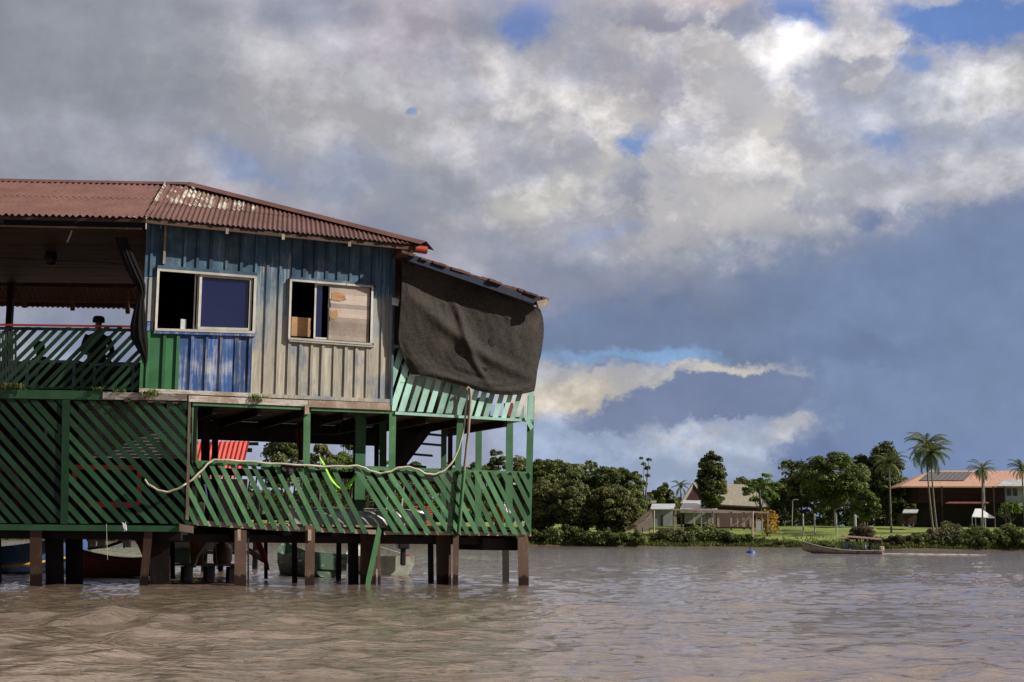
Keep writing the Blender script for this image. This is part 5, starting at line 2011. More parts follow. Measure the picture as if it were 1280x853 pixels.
redframe(90, 177, 581, 636, 24.4, 'red metal frame behind the right panel of the green screen')
redframe(-8, 24, 583, 632, 24.4, 'red metal frame behind the left end of the green screen')
M['blue_pl'] = simple('blue_plastic', (0.04, 0.18, 0.55), .4)
def bottle(px, py, Y, m, label, h=.24, r=.035):
    c = P(px, py, Y)
    mb = MB()
    mb.lathe([(0, 0), (r, .005), (r, h * .6), (r * .4, h * .82), (r * .4, h), (0, h)], (0, 0, 0), 12)
    return place('bottle', mb, m, c, label=label, cat='bottle', group='bottles on the shelf behind the green screen')
sh0, sh1 = P(12, 546, 24.9), P(84, 546, 24.9)
mb = MB()
mb.box(((sh0.x + sh1.x) / 2, 25.0, sh0.z - .02), (sh1.x - sh0.x, .3, .035))
mb.box((sh0.x + .02, 25.0, (1.06 + sh0.z) / 2 - .02), (.04, .28, sh0.z - 1.06))
mb.box((sh1.x - .02, 25.0, (1.06 + sh0.z) / 2 - .02), (.04, .28, sh0.z - 1.06))
based('shelf', mb, M['dark_wood'], label='dark shelf behind the left panel of the green screen', cat='shelf')
for px, m, lab in ((21, 'blue_pl', 'blue bottle at the left end of the dark shelf'), (30, 'blue_pl', 'blue bottle second from the left on the dark shelf'), (48, 'grey_metal', 'grey bottle in the middle of the dark shelf'),
                   (58, 'white_stuff', 'white bottle left of the screen post'), (75, 'white_stuff', 'white bottle hard by the screen post')):
    bottle(px, 546, 25.0, M[m], lab, .22)


# ferns and moss on the sills
def tuft(px, py, fn, off, w, h, label, n=70, seed=0, droop=.6, m='leaf_light'):
    rng = random.Random(seed)
    c = fn(px, py, off)
    mb = MB()
    tones = []
    for i in range(n):
        a = rng.uniform(0, 2 * math.pi)
        l = h * rng.uniform(.5, 1.15)
        b0 = Vector((rng.uniform(-w, w) * .5, rng.uniform(-.04, .04), 0))
        d = Vector((math.cos(a) * .8, -abs(math.sin(a)) * .7, 0))
        p = b0
        el = rng.uniform(.1, 1.3)
        for k in range(4):
            q = p + (d * math.cos(el) + Vector((0, 0, math.sin(el)))) * l / 4
            wd = Vector((-d.y, d.x, 0)) * .012 * (1 - k / 5)
            mb.add([p - wd, p + wd, q + wd * .7, q - wd * .7], [[0, 1, 2, 3]])
            tones += [rng.random()] * 4
            p = q
            el -= droop * rng.uniform(.6, 1.4)
    o = place('fern_tuft', mb, M[m], c, label=label, cat='fern', group='small ferns growing on the floor beam')
    at = o.data.attributes.new('tone', 'FLOAT', 'POINT')
    at.data.foreach_set('value', tones)
    return o


tuft(186, 492, B, .06, .30, .17, 'small light green fern at the foot of the green wall boards', 80, 1, .7)
tuft(321, 498, B, .06, .34, .17, 'small light green fern at the foot of the cream boards', 90, 2, .6)
tuft(122, 486, A, .04, .18, .09, 'tiny fern at the left on the terrace floor beam', 30, 3)
tuft(149, 489, A, .05, .20, .10, 'tiny fern at the right on the terrace floor beam', 30, 4)
tuft(12, 482, A, .05, .42, .16, 'dark mossy tuft at the left end of the floor beam', 120, 5, .9, 'leaf_olive')


# ------------------------------------------------------------------ people
def person(joints, edges, regions, mats, loc, rz, label, scale=1.0, hat=None, group=None):
    """one skinned body; regions(v) -> material slot"""
    me = bpy.data.meshes.new('person')
    names = list(joints)
    me.from_pydata([joints[k][0] for k in names], [(names.index(a), names.index(b)) for a, b in edges], [])
    o = bpy.data.objects.new('person_tmp', me)
    COL.objects.link(o)
    sk = o.modifiers.new('skin', 'SKIN')
    sk.use_smooth_shade = True
    for i, k in enumerate(names):
        r = joints[k][1]
        me.skin_vertices[0].data[i].radius = (r, r) if not isinstance(r, tuple) else r
        me.skin_vertices[0].data[i].use_root = (k == 'pelvis')
    su = o.modifiers.new('sub', 'SUBSURF')
    su.levels = 2
    dg = bpy.context.evaluated_depsgraph_get()
    me2 = bpy.data.meshes.new_from_object(o.evaluated_get(dg))
    bpy.data.objects.remove(o)
    me2.materials.clear()
    for m in mats:
        me2.materials.append(m)
    for p in me2.polygons:
        p.material_index = regions(p.center)
        p.use_smooth = True
    body = bpy.data.objects.new('person', me2)
    COL.objects.link(body)
    body.matrix_world = Matrix.Translation(Vector(loc)) @ Matrix.Rotation(rz, 4, 'Z') @ Matrix.Scale(scale, 4)
    tag(body, label, 'person', group)
    if hat:
        mb = MB()
        hx, hy, hz = joints['head'][0]
        if hat[0] == 'cap':
            mb.lathe([(0, .125), (.07, .12), (.095, .09), (.098, .03), (.096, .02)], (hx, hy, hz), 16)
            mb.v = [v for v in mb.v]
            mb.add([(hx - .06, hy - .09, hz + .035), (hx + .06, hy - .09, hz + .035), (hx + .04, hy - .15, hz + .02), (hx - .04, hy - .15, hz + .02)], [[0, 1, 2, 3]])
        else:
            mb.lathe([(0, .125), (.06, .115), (.098, .06), (.105, 0.0), (.09, -.06)], (hx, hy + .015, hz), 14)
        h = mb.build('hair' if hat[0] == 'hair' else 'cap', hat[1], None)
        h.parent = body
    return body


SK = simple('brown_skin', (0.16, 0.085, 0.055), .6, 0, .15)
SEATED = {
    'pelvis': ((0, 0, .06), (.15, .11)), 'belly': ((0, .01, .20), (.135, .10)), 'chest': ((0, .0, .42), (.155, .105)), 'neckb': ((0, 0, .56), (.07, .06)),
    'neck': ((0, -.01, .62), .052), 'head': ((0, -.03, .72), (.075, .09)), 'top': ((0, -.02, .80), (.055, .065)),
    'sl': ((-.17, 0, .50), .062), 'el': ((-.24, -.06, .26), .045), 'wl': ((-.14, -.27, .17), .032), 'hl': ((-.10, -.36, .15), .030), 'fl': ((-.09, -.42, .13), .015),
    'sr': ((.17, 0, .50), .062), 'er': ((.24, -.06, .26), .045), 'wr': ((.14, -.27, .17), .032), 'hr': ((.10, -.36, .15), .030), 'fr': ((.09, -.42, .13), .015),
    'kl': ((-.12, -.44, .06), .062), 'al': ((-.12, -.45, -.36), .042), 'tl': ((-.12, -.62, -.40), .035),
    'kr': ((.12, -.44, .06), .062), 'ar': ((.12, -.45, -.36), .042), 'tr': ((.12, -.62, -.40), .035), 'jl': ((-.09, -.05, .04), .09), 'jr': ((.09, -.05, .04), .09),
    'nose': ((0, -.135, .725), .014),
}
SE = [('pelvis', 'belly'), ('belly', 'chest'), ('chest', 'neckb'), ('neckb', 'neck'), ('neck', 'head'), ('head', 'top'), ('chest', 'sl'), ('sl', 'el'), ('el', 'wl'), ('wl', 'hl'), ('hl', 'fl'),
      ('chest', 'sr'), ('sr', 'er'), ('er', 'wr'), ('wr', 'hr'), ('hr', 'fr'), ('pelvis', 'jl'), ('jl', 'kl'), ('kl', 'al'), ('al', 'tl'), ('pelvis', 'jr'), ('jr', 'kr'), ('kr', 'ar'), ('ar', 'tr'), ('head', 'nose')]


def seated_regions(c):
    if c.z > .60:
        return 0
    if c.z < .11 and c.z > -.34 and c.y < .2:
        return 2
    if c.z < -.34:
        return 3
    if c.y < -.20 and c.z < .3:
        return 0
    return 1


BLK = simple('black_clothes', (0.012, 0.012, 0.014), .9)
HAIR = simple('black_hair', (0.008, 0.007, 0.007), .7)
hp_ = P(123, 402, 26.0)
pz = hp_.z - 1.12 * .76
person(SEATED, SE, seated_regions, [SK, BLK, BLK, BLK], (hp_.x, 26.0, hp_.z - .76 * 1.12), R(25), 'person in black clothes and dark cap sitting behind the terrace railing', 1.12, ('cap', BLK))
seat_z = hp_.z - .76 * 1.12 - .08


def stool(c, top_z, floor_z, label):
    root = empty('stool', (c[0], c[1], floor_z), 0, label=label, cat='stool')
    mb = MB()
    mb.lathe([(0, top_z - .035), (.19, top_z - .035), (.2, top_z - .02), (.19, top_z), (0, top_z)], (c[0], c[1], 0), 18)
    mb.build('seat', M['dark_wood'], root)
    for a in range(4):
        mb = MB()
        d = Vector((math.cos(a * math.pi / 2 + .78), math.sin(a * math.pi / 2 + .78), 0))
        mb.tube([Vector((c[0], c[1], top_z - .03)) + d * .13, Vector((c[0], c[1], floor_z)) + d * .19], .02, 6)
        mb.build('leg', M['dark_wood'], root)


stool((hp_.x, 26.0), seat_z, 3.18, 'dark stool under the person in the cap')
h2 = P(50, 432, 26.4)
person(SEATED, SE, seated_regions, [SK, BLK, BLK, BLK], (h2.x, 26.4, h2.z - .76), R(-40), 'person with bare dark head crouching low behind the terrace railing', 1.0, ('hair', HAIR))
stool((h2.x, 26.4), h2.z - .76 - .07, 3.18, 'dark low stool under the person at the left of the terrace')


# ------------------------------------------------------------------ under and behind the house: boats, raft
WB = painted('worn_green_hull_paint', (0.06, 0.115, 0.075), (0.30, 0.31, 0.26), .45, (2, 2, 10), dirt=.4)
root, T = hull_at('green_rowing_boat', 2.8, 1.05, .50, (P(380, 716, 31.7).x, 31.7, -.10), R(118), WB, tilt=(R(4), R(3)),
                  label='green wooden rowing boat under the deck with its stern to the right', cat='boat', rise=.4)
for x in (-.9, -.1, .6):
    mb = MB()
    mb.box((x, 0, .36), (.20, .90 if x < .5 else .70, .03))
    sub(root, T, 'bench', mb, M['mint'])
mb = MB()
mb.box((-1.42, 0, .36), (.05, .80, .34))
sub(root, T, 'transom', mb, WB)

AL = simple('cream_lapped_hull', (0.40, 0.41, 0.34), .5, 0, .3, 5, .3)
root, T = hull_at('motor_boat', 4.0, 1.45, .50, (P(470, 716, 34.6).x, 34.9, -.10), R(104), AL,
                  label='pale lapped boat with outboard motor moored behind the stilts', cat='boat', rise=.3)
for k in range(3):
    mb = MB()
    for sg in (-1, 1):
        mb.tube([(x, sg * (.725 if x < .2 else .725 * (1 - max((x / 4 + .5 - .5) / .5, 0) ** 2.2)) * (.99 - .05 * k) * min(1, .75 + (x + 2) / 6), .46 - k * .13 + .3 * max((x / 4 + .1) / .6, 0) ** 2) for x in np.linspace(-1.98, 1.2, 10)], .014, 5)
    sub(root, T, 'rub_rail', mb, AL)
mt = MB()
mt.box((-2.14, -.25, .84), (.30, .26, .30))
mt.box((-2.14, -.25, 1.01), (.24, .20, .05))
mt.box((-2.14, -.25, .52), (.12, .12, .40))
o = sub(root, T, 'outboard_motor', mt, M['cable'])
o.modifiers.new('bevel', 'BEVEL').width = .04
mb = MB()
mb.tube([(-1.95, -.25, .72), (-1.6, -.22, .78), (-1.45, -.22, .78)], .02, 6)
sub(root, T, 'tiller', mb, M['red'])
mb = MB()
mb.box((-1.6, -.42, .50), (.22, .16, .14))
o = sub(root, T, 'fuel_tank', mb, M['crate_red'])
o.modifiers.new('bevel', 'BEVEL').width = .03

NB = painted('blue_hull_paint', (0.06, 0.13, 0.30), (0.32, 0.34, 0.38), .3, (2, 2, 8), dirt=.3)
root, T = hull_at('blue_boat', 4.2, 1.5, .62, (P(8, 710, 31.5).x - .4, 31.6, -.1), R(12), NB,
                  label='blue boat with a yellow band at the far left under the house', cat='boat', rise=.45, bow=.85)
mb = MB()
for sg in (-1, 1):
    mb.tube([(x, sg * .765 * (1 - .85 * max((x / 4.2) / .5, 0) ** 2.2) * min(1, .78 + (x + 2.1) / 7.5), .22 + .33 * max((x / 4.2 + .1) / .6, 0) ** 2) for x in np.linspace(-2.05, 1.7, 16)], .028, 6)
sub(root, T, 'yellow_band', mb, simple('yellow_paint', (0.62, 0.38, 0.02), .5))
mb = MB()
mb.box((-.4, 0, .5), (.25, 1.4, .04))
sub(root, T, 'bench', mb, M['old_wood'])

OR = painted('red_orange_boat_paint', (0.50, 0.13, 0.06), (0.38, 0.22, 0.14), .3, (3, 3, 8), dirt=.5)
root, T = hull_at('red_boat', 2.0, .9, .36, (P(148, 715, 29.5).x, 29.6, -.02), R(178), OR, tilt=(R(-3), R(2)),
                  label='red orange small boat under the left part of the house', cat='boat', rise=.3)
mb = MB()
mb.box((.2, 0, .30), (.2, .7, .03))
sub(root, T, 'bench', mb, OR)
mb = MB()
mb.tube([P(172, 674, 27.5), P(177, 680, 27.5), P(182, 692, 27.5), P(190, 714, 27.5)], [.06, .075, .075, .065], 10)
based('bent_pipe', mb, M['bucket_orange'] if False else simple('orange_pipe', (0.42, 0.13, 0.05), .55, 0, .4, 5), label='bent orange pipe standing between the left stilts', cat='pipe')
mb = MB()
mb.tube([P(110, 686, 27.6), P(135, 683, 27.6), P(152, 677, 27.6), P(166, 668, 27.6)], .028, 8)
based('iron_bar', mb, M['rust'], label='rusty iron bar slanting above the red boat', cat='bar')

# floating raft with the fishing gear
RZ = P(260, 705, 28.6).z
raft = MB()
rx0, rx1 = P(218, 705, 28.4).x, P(294, 705, 28.4).x
root = empty('plank_raft', ((rx0 + rx1) / 2, 28.8, -.05), 0, label='low plank platform with gear on it between the stilts', cat='platform')
for i in range(6):
    mb = MB()
    raft.box(((rx0 + rx1) / 2, 28.4 + i * .17, RZ - .02 + .004 * (i % 2)), (rx1 - rx0, .15, .035))
raft.v = list(raft.v)
raft.build('planking', M['old_wood'], root)
for x in (rx0 + .15, (rx0 + rx1) / 2, rx1 - .15):
    mb = MB()
    mb.box((x, 28.85, RZ / 2 - .16), (.07, .8, RZ + .22))
    mb.build('trestle', M['dark_wood'], root)
bucket('plastic_bucket', (P(246, 700, 28.7).x, 28.7, RZ), .155, .46, M['bucket_orange'], 'yellow orange bucket standing on the plank platform', taper=.75)
mb = MB()
c_ = (P(278, 700, 28.8).x, 28.8, RZ)
mb.lathe([(0, 0), (.16, 0), (.185, .05), (.19, .30), (.15, .38), (.085, .40), (.085, .44), (.11, .45), (.11, .52), (.10, .52), (.10, .46), (0, .44)], (0, 0, 0), 22)
place('gas_bottle', mb, simple('brown_gas_bottle_paint', (0.16, 0.11, 0.085), .55, .3, .4, 6, .3), c_, label='stout brown gas bottle with a collar on the plank platform', cat='gas bottle')
root = empty('storage_box', (P(229, 700, 29.1).x, 29.1, RZ), 0, label='pale green box at the left end of the plank platform', cat='box')
mb = MB()
mb.box((P(229, 700, 29.1).x, 29.1, RZ + .13), (.34, .3, .26))
o = mb.build('body', M['mint'], root)
o.modifiers.new('bevel', 'BEVEL').width = .015
mb = MB()
mb.box((P(229, 700, 29.1).x, 29.1, RZ + .285), (.36, .32, .045))
o = mb.build('lid', M['white_stuff'], root)
mb = MB()
mb.bar(P(242, 709, 27.8), P(247, 694, 27.9), .05, .07)
mb.bar(P(247, 694.5, 27.9), P(263, 672, 28.2), .05, .07)
based('prop_stick', mb, M['old_wood'], label='grey crooked stick leaning on the plank platform', cat='stick')
mb = MB()
def lens_board(p0, p1, w, d):
    n = 14
    ax = (p1 - p0)
    sidev = Vector((1, 0, .2)).normalized()
    f = []
    for sg in (1, -1):
        rr_ = range(n + 1) if sg > 0 else range(n - 1, 0, -1)
        for k in rr_:
            t_ = k / n
            f.append(p0 + ax * t_ + sidev * sg * w * math.sin(math.pi * (t_ * .9 + .08)) ** .6)
    return f
f_ = lens_board(P(319, 668, 27.5), P(336, 714, 27.5), .055, .03)
mb.prism(f_, [p + Vector((0, .035, 0)) for p in f_])
based('canoe_paddle', mb, M['red_rail'], label='slim red board standing aslant beside the third stilt', cat='board')
mb = MB()
mb.bar(P(311, 688, 27.2), P(330, 701, 27.6), .06, .08)
based('timber_piece', mb, M['old_wood'], label='short pale timber leaning on the third stilt', cat='timber')
for i, (px, m, lab) in enumerate(((114, 'white_stuff', 'first white sack hanging under the left floor'), (126, 'white_stuff', 'second white sack hanging under the left floor'), (158, 'white_stuff', 'third smaller white sack under the left floor'))):
    cloth('white_sack', [(px - 4, 666), (px + 4, 666), (px + 3.5, 683), (px - 4.5, 684)], -2.2, M[m], lab, 'sack', .03)
mb = MB()
mb.tube([A(133, 655, .07), A(133.5, 675, .05), A(134.5, 700, .04), A(134, 700, .04)], .004, 5)
based('hanging_rope', mb, M['hose'], label='thin pale rope hanging from the left floor beam', cat='rope')
mb = MB()
mb.tube([P(268, 668, 27.2), P(270, 690, 27.2), P(271.5, 712, 27.2)], .010, 5)
based('hanging_rope', mb, M['hose'], label='thin pale rope hanging beside the brown gas bottle', cat='rope')
cloth('plastic_rag', [(153, 653), (157, 653), (158, 662), (155, 664)], .12, M['white_stuff'], 'white scrap of plastic caught on the left floor beam', 'rag', .01, .01)

# neighbour's hut with a red sheet roof, seen through the open deck
hY = 34.5
root = empty('red_roofed_hut', (P(262, 600, hY).x, hY + 1, 0), 0, label='hut with a bright red corrugated roof behind the house', cat='hut')
mb = MB()
tl, tr, br, bl = P(225, 553, hY + 1.2), P(312.5, 551, hY + 1.2), P(301, 598, hY - .6), P(214, 595, hY - .6)
Lh = (tr - tl).length
nn = (tr - tl).cross(bl - tl).normalized()
nn = nn if nn.y < 0 else -nn
corrugated(mb, 0, Lh, .115, .022, lambda s, t, h: bl.lerp(br, s / Lh).lerp(tl.lerp(tr, s / Lh), t) + nn * h, lambda s: 0, lambda s: 1, 2)
mb.build('roof', M['red_sheet'], root)
mb = MB()
mb.bar(tl + Vector((0, .1, -.02)), P(323, 555, hY + 1.3), .06, .08)
mb.bar(P(225, 560, hY + 1.1), P(315, 563, hY + 1.1), .06, .10)
mb.build('roof_beam', M['dark_wood'], root)
mb = MB()
x0_, x1_ = P(205, 640, hY).x, P(306, 640, hY).x
mb.box(((x0_ + x1_) / 2, hY + .2, 1.35), (x1_ - x0_, .08, 1.7))
mb.build('wall', M['inside'], root)
for x in (x0_ + .1, (x0_ + x1_) / 2, x1_ - .1):
    for y in (hY + .2, hY + 2.2):
        mb = MB()
        mb.box((x, y, .6), (.12, .12, 2.6))
        mb.build('stilt', DW, root)
mb = MB()
mb.box(((x0_ + x1_) / 2, hY + 1.2, .45), (x1_ - x0_, 2.2, .08))
mb.build('floor', DW, root)


# ------------------------------------------------------------------ across the river
def fbox(mb, x0, x1, y0, y1, Y, depth, mi=0):
    """upright block whose front face spans these sight lines at distance Y"""
    a, b = P(x0, (y0 + y1) / 2, Y), P(x1, (y0 + y1) / 2, Y)
    zt_, zb2 = P((x0 + x1) / 2, y0, Y).z, P((x0 + x1) / 2, y1, Y).z
    mb.box(((a.x + b.x) / 2, Y + depth / 2, (zt_ + zb2) / 2), (b.x - a.x, depth, zt_ - zb2), mi=mi)


M['tile_roof'] = roof_material('salmon_sheet_roof', (0.46, 0.27, 0.20), (0.56, 0.36, 0.28), (0.36, 0.20, 0.15))
M['solar'] = simple('dark_grey_panels', (0.055, 0.055, 0.06), .35, 0, .2, 2)
M['dark_plank'] = painted('dark_red_brown_planks', (0.055, 0.026, 0.020), (0.09, 0.05, 0.04), .3, (2, 2, 6))
M['annex'] = simple('pale_blue_grey_wall', (0.34, 0.37, 0.37), .8, 0, .15, 1)
M['tin'] = simple('pale_tin_roof', (0.42, 0.45, 0.46), .5, .2, .2, 1)
M['thatch'] = painted('grey_thatch', (0.22, 0.195, 0.16), (0.32, 0.29, 0.25), .4, (1.5, 1.5, 1.5), dirt=.3)
HY = 288
root = empty('long_house', (P(1215, 655, HY).x, HY, P(1215, 655, HY).z), 0, label='long dark two storey house with salmon roof on the right bank', cat='house')
hb = MB()
fbox(hb, 1148, 1256, 606, 629, HY, 9)
hb.build('upper_wall', M['dark_plank'], root)
hb = MB()
fbox(hb, 1158, 1330, 629, 668, HY + 1.5, 7)
hb.build('lower_wall', M['inside'], root)
hb = MB()
fbox(hb, 1256, 1340, 607, 629, HY - .3, 9)
an = hb.build('annex_wall', M['annex'], root, label='pale annex wall at the right end')
for x in (1259, 1266.5, 1290, 1300):
    hb = MB()
    fbox(hb, x, x + 5, 611, 620, HY - .42, .1)
    w_ = hb.build('window', M['solar'], root)
hb = MB()
fbox(hb, 1256, 1340, 629, 633, HY - 2.5, 2.4)
hb.build('balcony', M['annex'], root)
hb = MB()
e0, e1, r0, r1 = P(1126, 608, HY - 1.6), P(1345, 608.5, HY - 1.6), P(1164, 588.5, HY + 5), P(1350, 589, HY + 5)
e2, e3 = P(1126, 608, HY - 1.6) + Vector((0, 13.2, 0)), P(1345, 608.5, HY - 1.6) + Vector((0, 13.2, 0))
thk = Vector((0, 0, -.25))
hb.add([e0, e1, r1, r0, e2, e3] + [p + thk for p in (e0, e1, r1, r0, e2, e3)], [[0, 1, 2, 3], [3, 2, 5, 4], [0, 3, 4], [6, 9, 8, 7], [9, 10, 11, 8], [6, 10, 9], [0, 6, 7, 1], [0, 4, 10, 6]])
rf = hb.build('roof', M['tile_roof'], root)
hb = MB()
g = lambda u, v: e0.lerp(e1, u).lerp(r0.lerp(r1, u), v)
for i in range(90):
    u = i / 90
    a_, b_ = g(u, 0), g(u, 1)
    hb.bar(a_ + Vector((0, 0, .03)), b_ + Vector((0, 0, .03)), .07, .05)
hb.build('roof_ribs', M['tile_roof'], rf)
hb = MB()
pn = [P(1148, 600.5, 0), 0]
def on_roof(x, y, lift=.12):
    d = ray(x, y)
    n_ = (e1 - e0).cross(r0 - e0).normalized()
    if n_.z < 0:
        n_ = -n_
    o_ = e0 + n_ * lift
    return CP + d * ((o_ - CP).dot(n_) / d.dot(n_))
q1 = [on_roof(1149, 601), on_roof(1205, 601), on_roof(1216, 590.5), on_roof(1162, 590)]
hb.prism([p + Vector((0, 0, .06)) for p in q1], q1)
hb.build('roof_panel', M['solar'], rf, label='dark panels on the left of the roof')
hb = MB()
for i in range(1, 9):
    a_, b_ = q1[0].lerp(q1[1], i / 9), q1[3].lerp(q1[2], i / 9)
    hb.bar(a_ + Vector((0, 0, .08)), b_ + Vector((0, 0, .08)), .06, .04)
hb.build('panel_joint', M['grey_metal'], rf)
hb = MB()
q2 = [on_roof(1247, 608, .1), on_roof(1345, 608.5, .1), on_roof(1345, 600, .1), on_roof(1255, 600, .1)]
hb.prism([p + Vector((0, 0, .06)) for p in q2], q2)
hb.build('annex_roof', M['tin'], rf)
for x in (1178, 1231, 1243, 1257):
    hb = MB()
    fbox(hb, x - .8, x + .8, 598 if x == 1231 else 608, 668, HY - 2.4, .3)
    hb.build('post', M['tin'] if x == 1231 else M['dark_plank'], root)
hb = MB()
hb.prism([P(1182, 629, HY - 4), P(1236, 629, HY - 4), P(1236, 627, HY - .2), P(1188, 627, HY - .2)], [P(1182, 630, HY - 4), P(1236, 630, HY - 4), P(1236, 628, HY - .2), P(1188, 628, HY - .2)])
hb.build('awning', simple('dull_red_awning', (0.22, 0.06, 0.045), .8, 0, .3, 1), root)
hb = MB()
for i in range(24):
    fbox(hb, 1148 + i * 4.4, 1148.5 + i * 4.4, 618, 628, HY - .15, .1)
fbox(hb, 1148, 1256, 617.5, 618.3, HY - .16, .12)
hb.build('balcony_rail', M['dark_plank'], root)

root = empty('white_tent', (P(1228, 646, 268).x, 268, P(1228, 650, 268).z), 0, label='low white sloping canopy before the long house', cat='canopy')
hb = MB()
t0_, t1_, t2_, t3_ = P(1215, 646, 267), P(1244, 647.5, 267), P(1219, 636, 271), P(1226, 636, 271)
hb.prism([t0_, t1_, t3_, t2_], [p - Vector((0, 0, .12)) for p in (t0_, t1_, t3_, t2_)])
hb.build('cover', M['white_stuff'], root)
for p in (t0_, t1_, t2_, t3_):
    hb = MB()
    gz = ground_z(p.x, p.y)
    hb.box((p.x, p.y, (p.z + gz) / 2 - .1), (.1, .1, p.z - gz))
    hb.build('pole', M['tin'], root)

# thatched gable house
TY = 284
root = empty('thatched_house', (P(900, 652, TY).x, TY, P(900, 652, TY).z), 0, label='big house with grey thatched roof and dark red gable', cat='house')
hb = MB()
ga, gl, gr_ = P(865.5, 603.5, TY), P(849, 630, TY - 3), P(886, 630, TY - 5)
ga2, gr2 = P(938, 606, TY + 6), P(962, 634, TY + 1)
gl2 = gl + (gr2 - gr_)
hb.add([ga, ga2, gr2, gr_, gl, gl2], [[0, 3, 2, 1], [0, 1, 5, 4]])
o = hb.build('roof', M['thatch'], root)
o.modifiers.new('thick', 'SOLIDIFY').thickness = .35
hb = MB()
gi = lambda p, c, f: c + (p - c) * f
cc_ = (ga + gl + gr_) / 3
f_ = [gi(p, cc_, .93) + Vector((.25, .2, 0)) for p in (ga, gl, gr_)]
hb.prism(f_, [p + Vector((.4, .3, 0)) for p in f_])
hb.build('gable', simple('dark_red_gable_boards', (0.075, 0.030, 0.026), .9, 0, .3, 2), root)
hb = MB()
b4 = [gl + Vector((1, 1, 0)), gr_ + Vector((-.8, 1, 0)), gr2 + Vector((-1, .5, 0)), gl2]
dn = [Vector((p.x, p.y, ground_z(p.x, p.y) - .5)) for p in b4]
hb.add(b4 + dn, [[0, 1, 5, 4], [1, 2, 6, 5], [2, 3, 7, 6], [3, 0, 4, 7]])
hb.build('wall', M['dark_plank'], root)
hb = MB()
l0, l1, l2, l3 = P(850, 636, TY - 14), P(898, 638, TY - 14), P(890, 626, TY - 6), P(855, 625.5, TY - 6)
hb.prism([l0, l1, l2, l3], [p - Vector((0, 0, .15)) for p in (l0, l1, l2, l3)])
hb.build('lean_roof', M['tin'], root)
for px in (852, 868, 884, 896):
    hb = MB()
    fbox(hb, px - .6, px + .6, 637.5, 660, TY - 13.8, .2)
    hb.build('post', M['dark_plank'], root)
hb = MB()
fbox(hb, 856, 892, 641, 655, TY - 8, .3)
hb.build('back_wall', M['annex'], root)


def shed(name, x0, x1, ye, yr, yb, Y, roofm, wallm, label, dep=5, ovr=.5, skew=2):
    root = empty(name, (P((x0 + x1) / 2, yb, Y).x, Y, P((x0 + x1) / 2, yb, Y).z), 0, label=label, cat='shed')
    mb = MB()
    fbox(mb, x0 + 1, x1 - 1, ye, yb, Y + .4, dep)
    mb.build('wall', wallm, root)
    mb = MB()
    a_, b_ = P(x0, ye, Y), P(x1, ye, Y)
    c2_, d2_ = P(x1 + skew, yr, Y + dep), P(x0 + skew, yr, Y + dep)
    mb.prism([a_, b_, c2_, d2_], [p + Vector((0, 0, .16)) for p in (a_, b_, c2_, d2_)])
    mb.build('roof', roofm, root)
    mb = MB()
    xm_ = (x0 + x1) / 2
    fbox(mb, xm_ - 1.5, xm_ + 1.5, ye + (yb - ye) * .35, yb, Y + .3, .12)
    mb.build('door', M['dark_plank'], root)
    return root


shed('white_shed', 813, 842, 637.5, 631, 658, 256, M['tin'], M['annex'], 'small shed with pale tin roof left of the bare frame', 5)
shed('grey_shed', 805, 820, 630, 616, 655, 282, M['thatch'], M['dark_plank'], 'dark shed with grey roof peeping behind the grove', 5)
shed('small_house', 640, 676, 612, 604, 640, 300, M['tin'], M['dark_plank'], 'dim house behind the trees left of the grove', 6)
shed('white_shed', 1128, 1146, 642, 638, 655, 275, M['tin'], M['dark_plank'], 'low pale roofed shed left of the twin palms', 4)

# fallen pale shed at the water
root = empty('fallen_shed', (P(805, 668, 244).x, 244, P(805, 668, 244).z), 0, label='collapsing pale wooden shed on the water edge beside the grove', cat='shed')
PW = painted('bleached_pink_boards', (0.42, 0.33, 0.29), (0.55, 0.48, 0.44), .4, (3, 3, 3), dirt=.3)
for nm, q, Y_, m_ in (('wall', [(804, 652), (815, 640), (816, 650), (812, 664), (796, 666), (795, 656)], 244, PW), ('roof', [(790, 656), (808, 640), (816, 638), (803, 652), (797, 657)], 243.4, M['old_wood']),
                      ('roof', [(780, 660), (796, 654), (797, 659), (783, 665)], 243.6, M['old_wood'])):
    mb = MB()
    mb.pp(lambda a, b, o: P(a, b, Y_ - o), q, -1.2, 0)
    mb.build(nm, m_, root)
for px in (794, 803, 812):
    mb = MB()
    fbox(mb, px - .5, px + .5, 660, 678, 244, .2)
    mb.build('post', M['old_wood'], root)

# bare jetty frame
root = empty('bare_jetty', (P(895, 658, 250).x, 250, P(895, 660, 250).z), 0, label='long bare frame of pale posts and beams over the bank', cat='frame')
GP = painted('bleached_posts', (0.50, 0.40, 0.33), (0.6, 0.52, 0.45), .4, (5, 5, 2), dirt=.3)
mb = MB()
mb.bar(P(841, 637, 250), P(915, 639, 250), .35, .30)
mb.build('top_beam', GP, root)
mb = MB()
mb.bar(P(890, 638, 250), P(961, 641, 250), .3, .25)
mb.build('top_beam', GP, root)
mb = MB()
mb.bar(P(850, 640, 255), P(940, 641, 255), .25, .22)
mb.build('top_beam', GP, root)
mb = MB()
mb.bar(P(895, 660, 250), P(940, 660, 250), 3.5, .25)
mb.build('platform', M['dark_plank'], root)
for px, w_, Y_, yb in ((843, 1.6, 250, 668), (845, 1.4, 255, 660), (868, 1.8, 250, 657), (877, 1.4, 255, 656), (890.5, 1.8, 250, 658), (898, 2.4, 255, 658), (914, 2.0, 250, 660), (922, 1.4, 255, 658), (930, 3.2, 250, 659), (938.5, 2.6, 250, 660),
                   (946, 1.2, 250, 662), (953, 1.4, 250, 662), (960, 1.2, 250, 662)):
    mb = MB()
    fbox(mb, px - w_ / 2, px + w_ / 2, 639, yb + 3, Y_ + .1, w_ / 7)
    mb.build('post', GP, root)
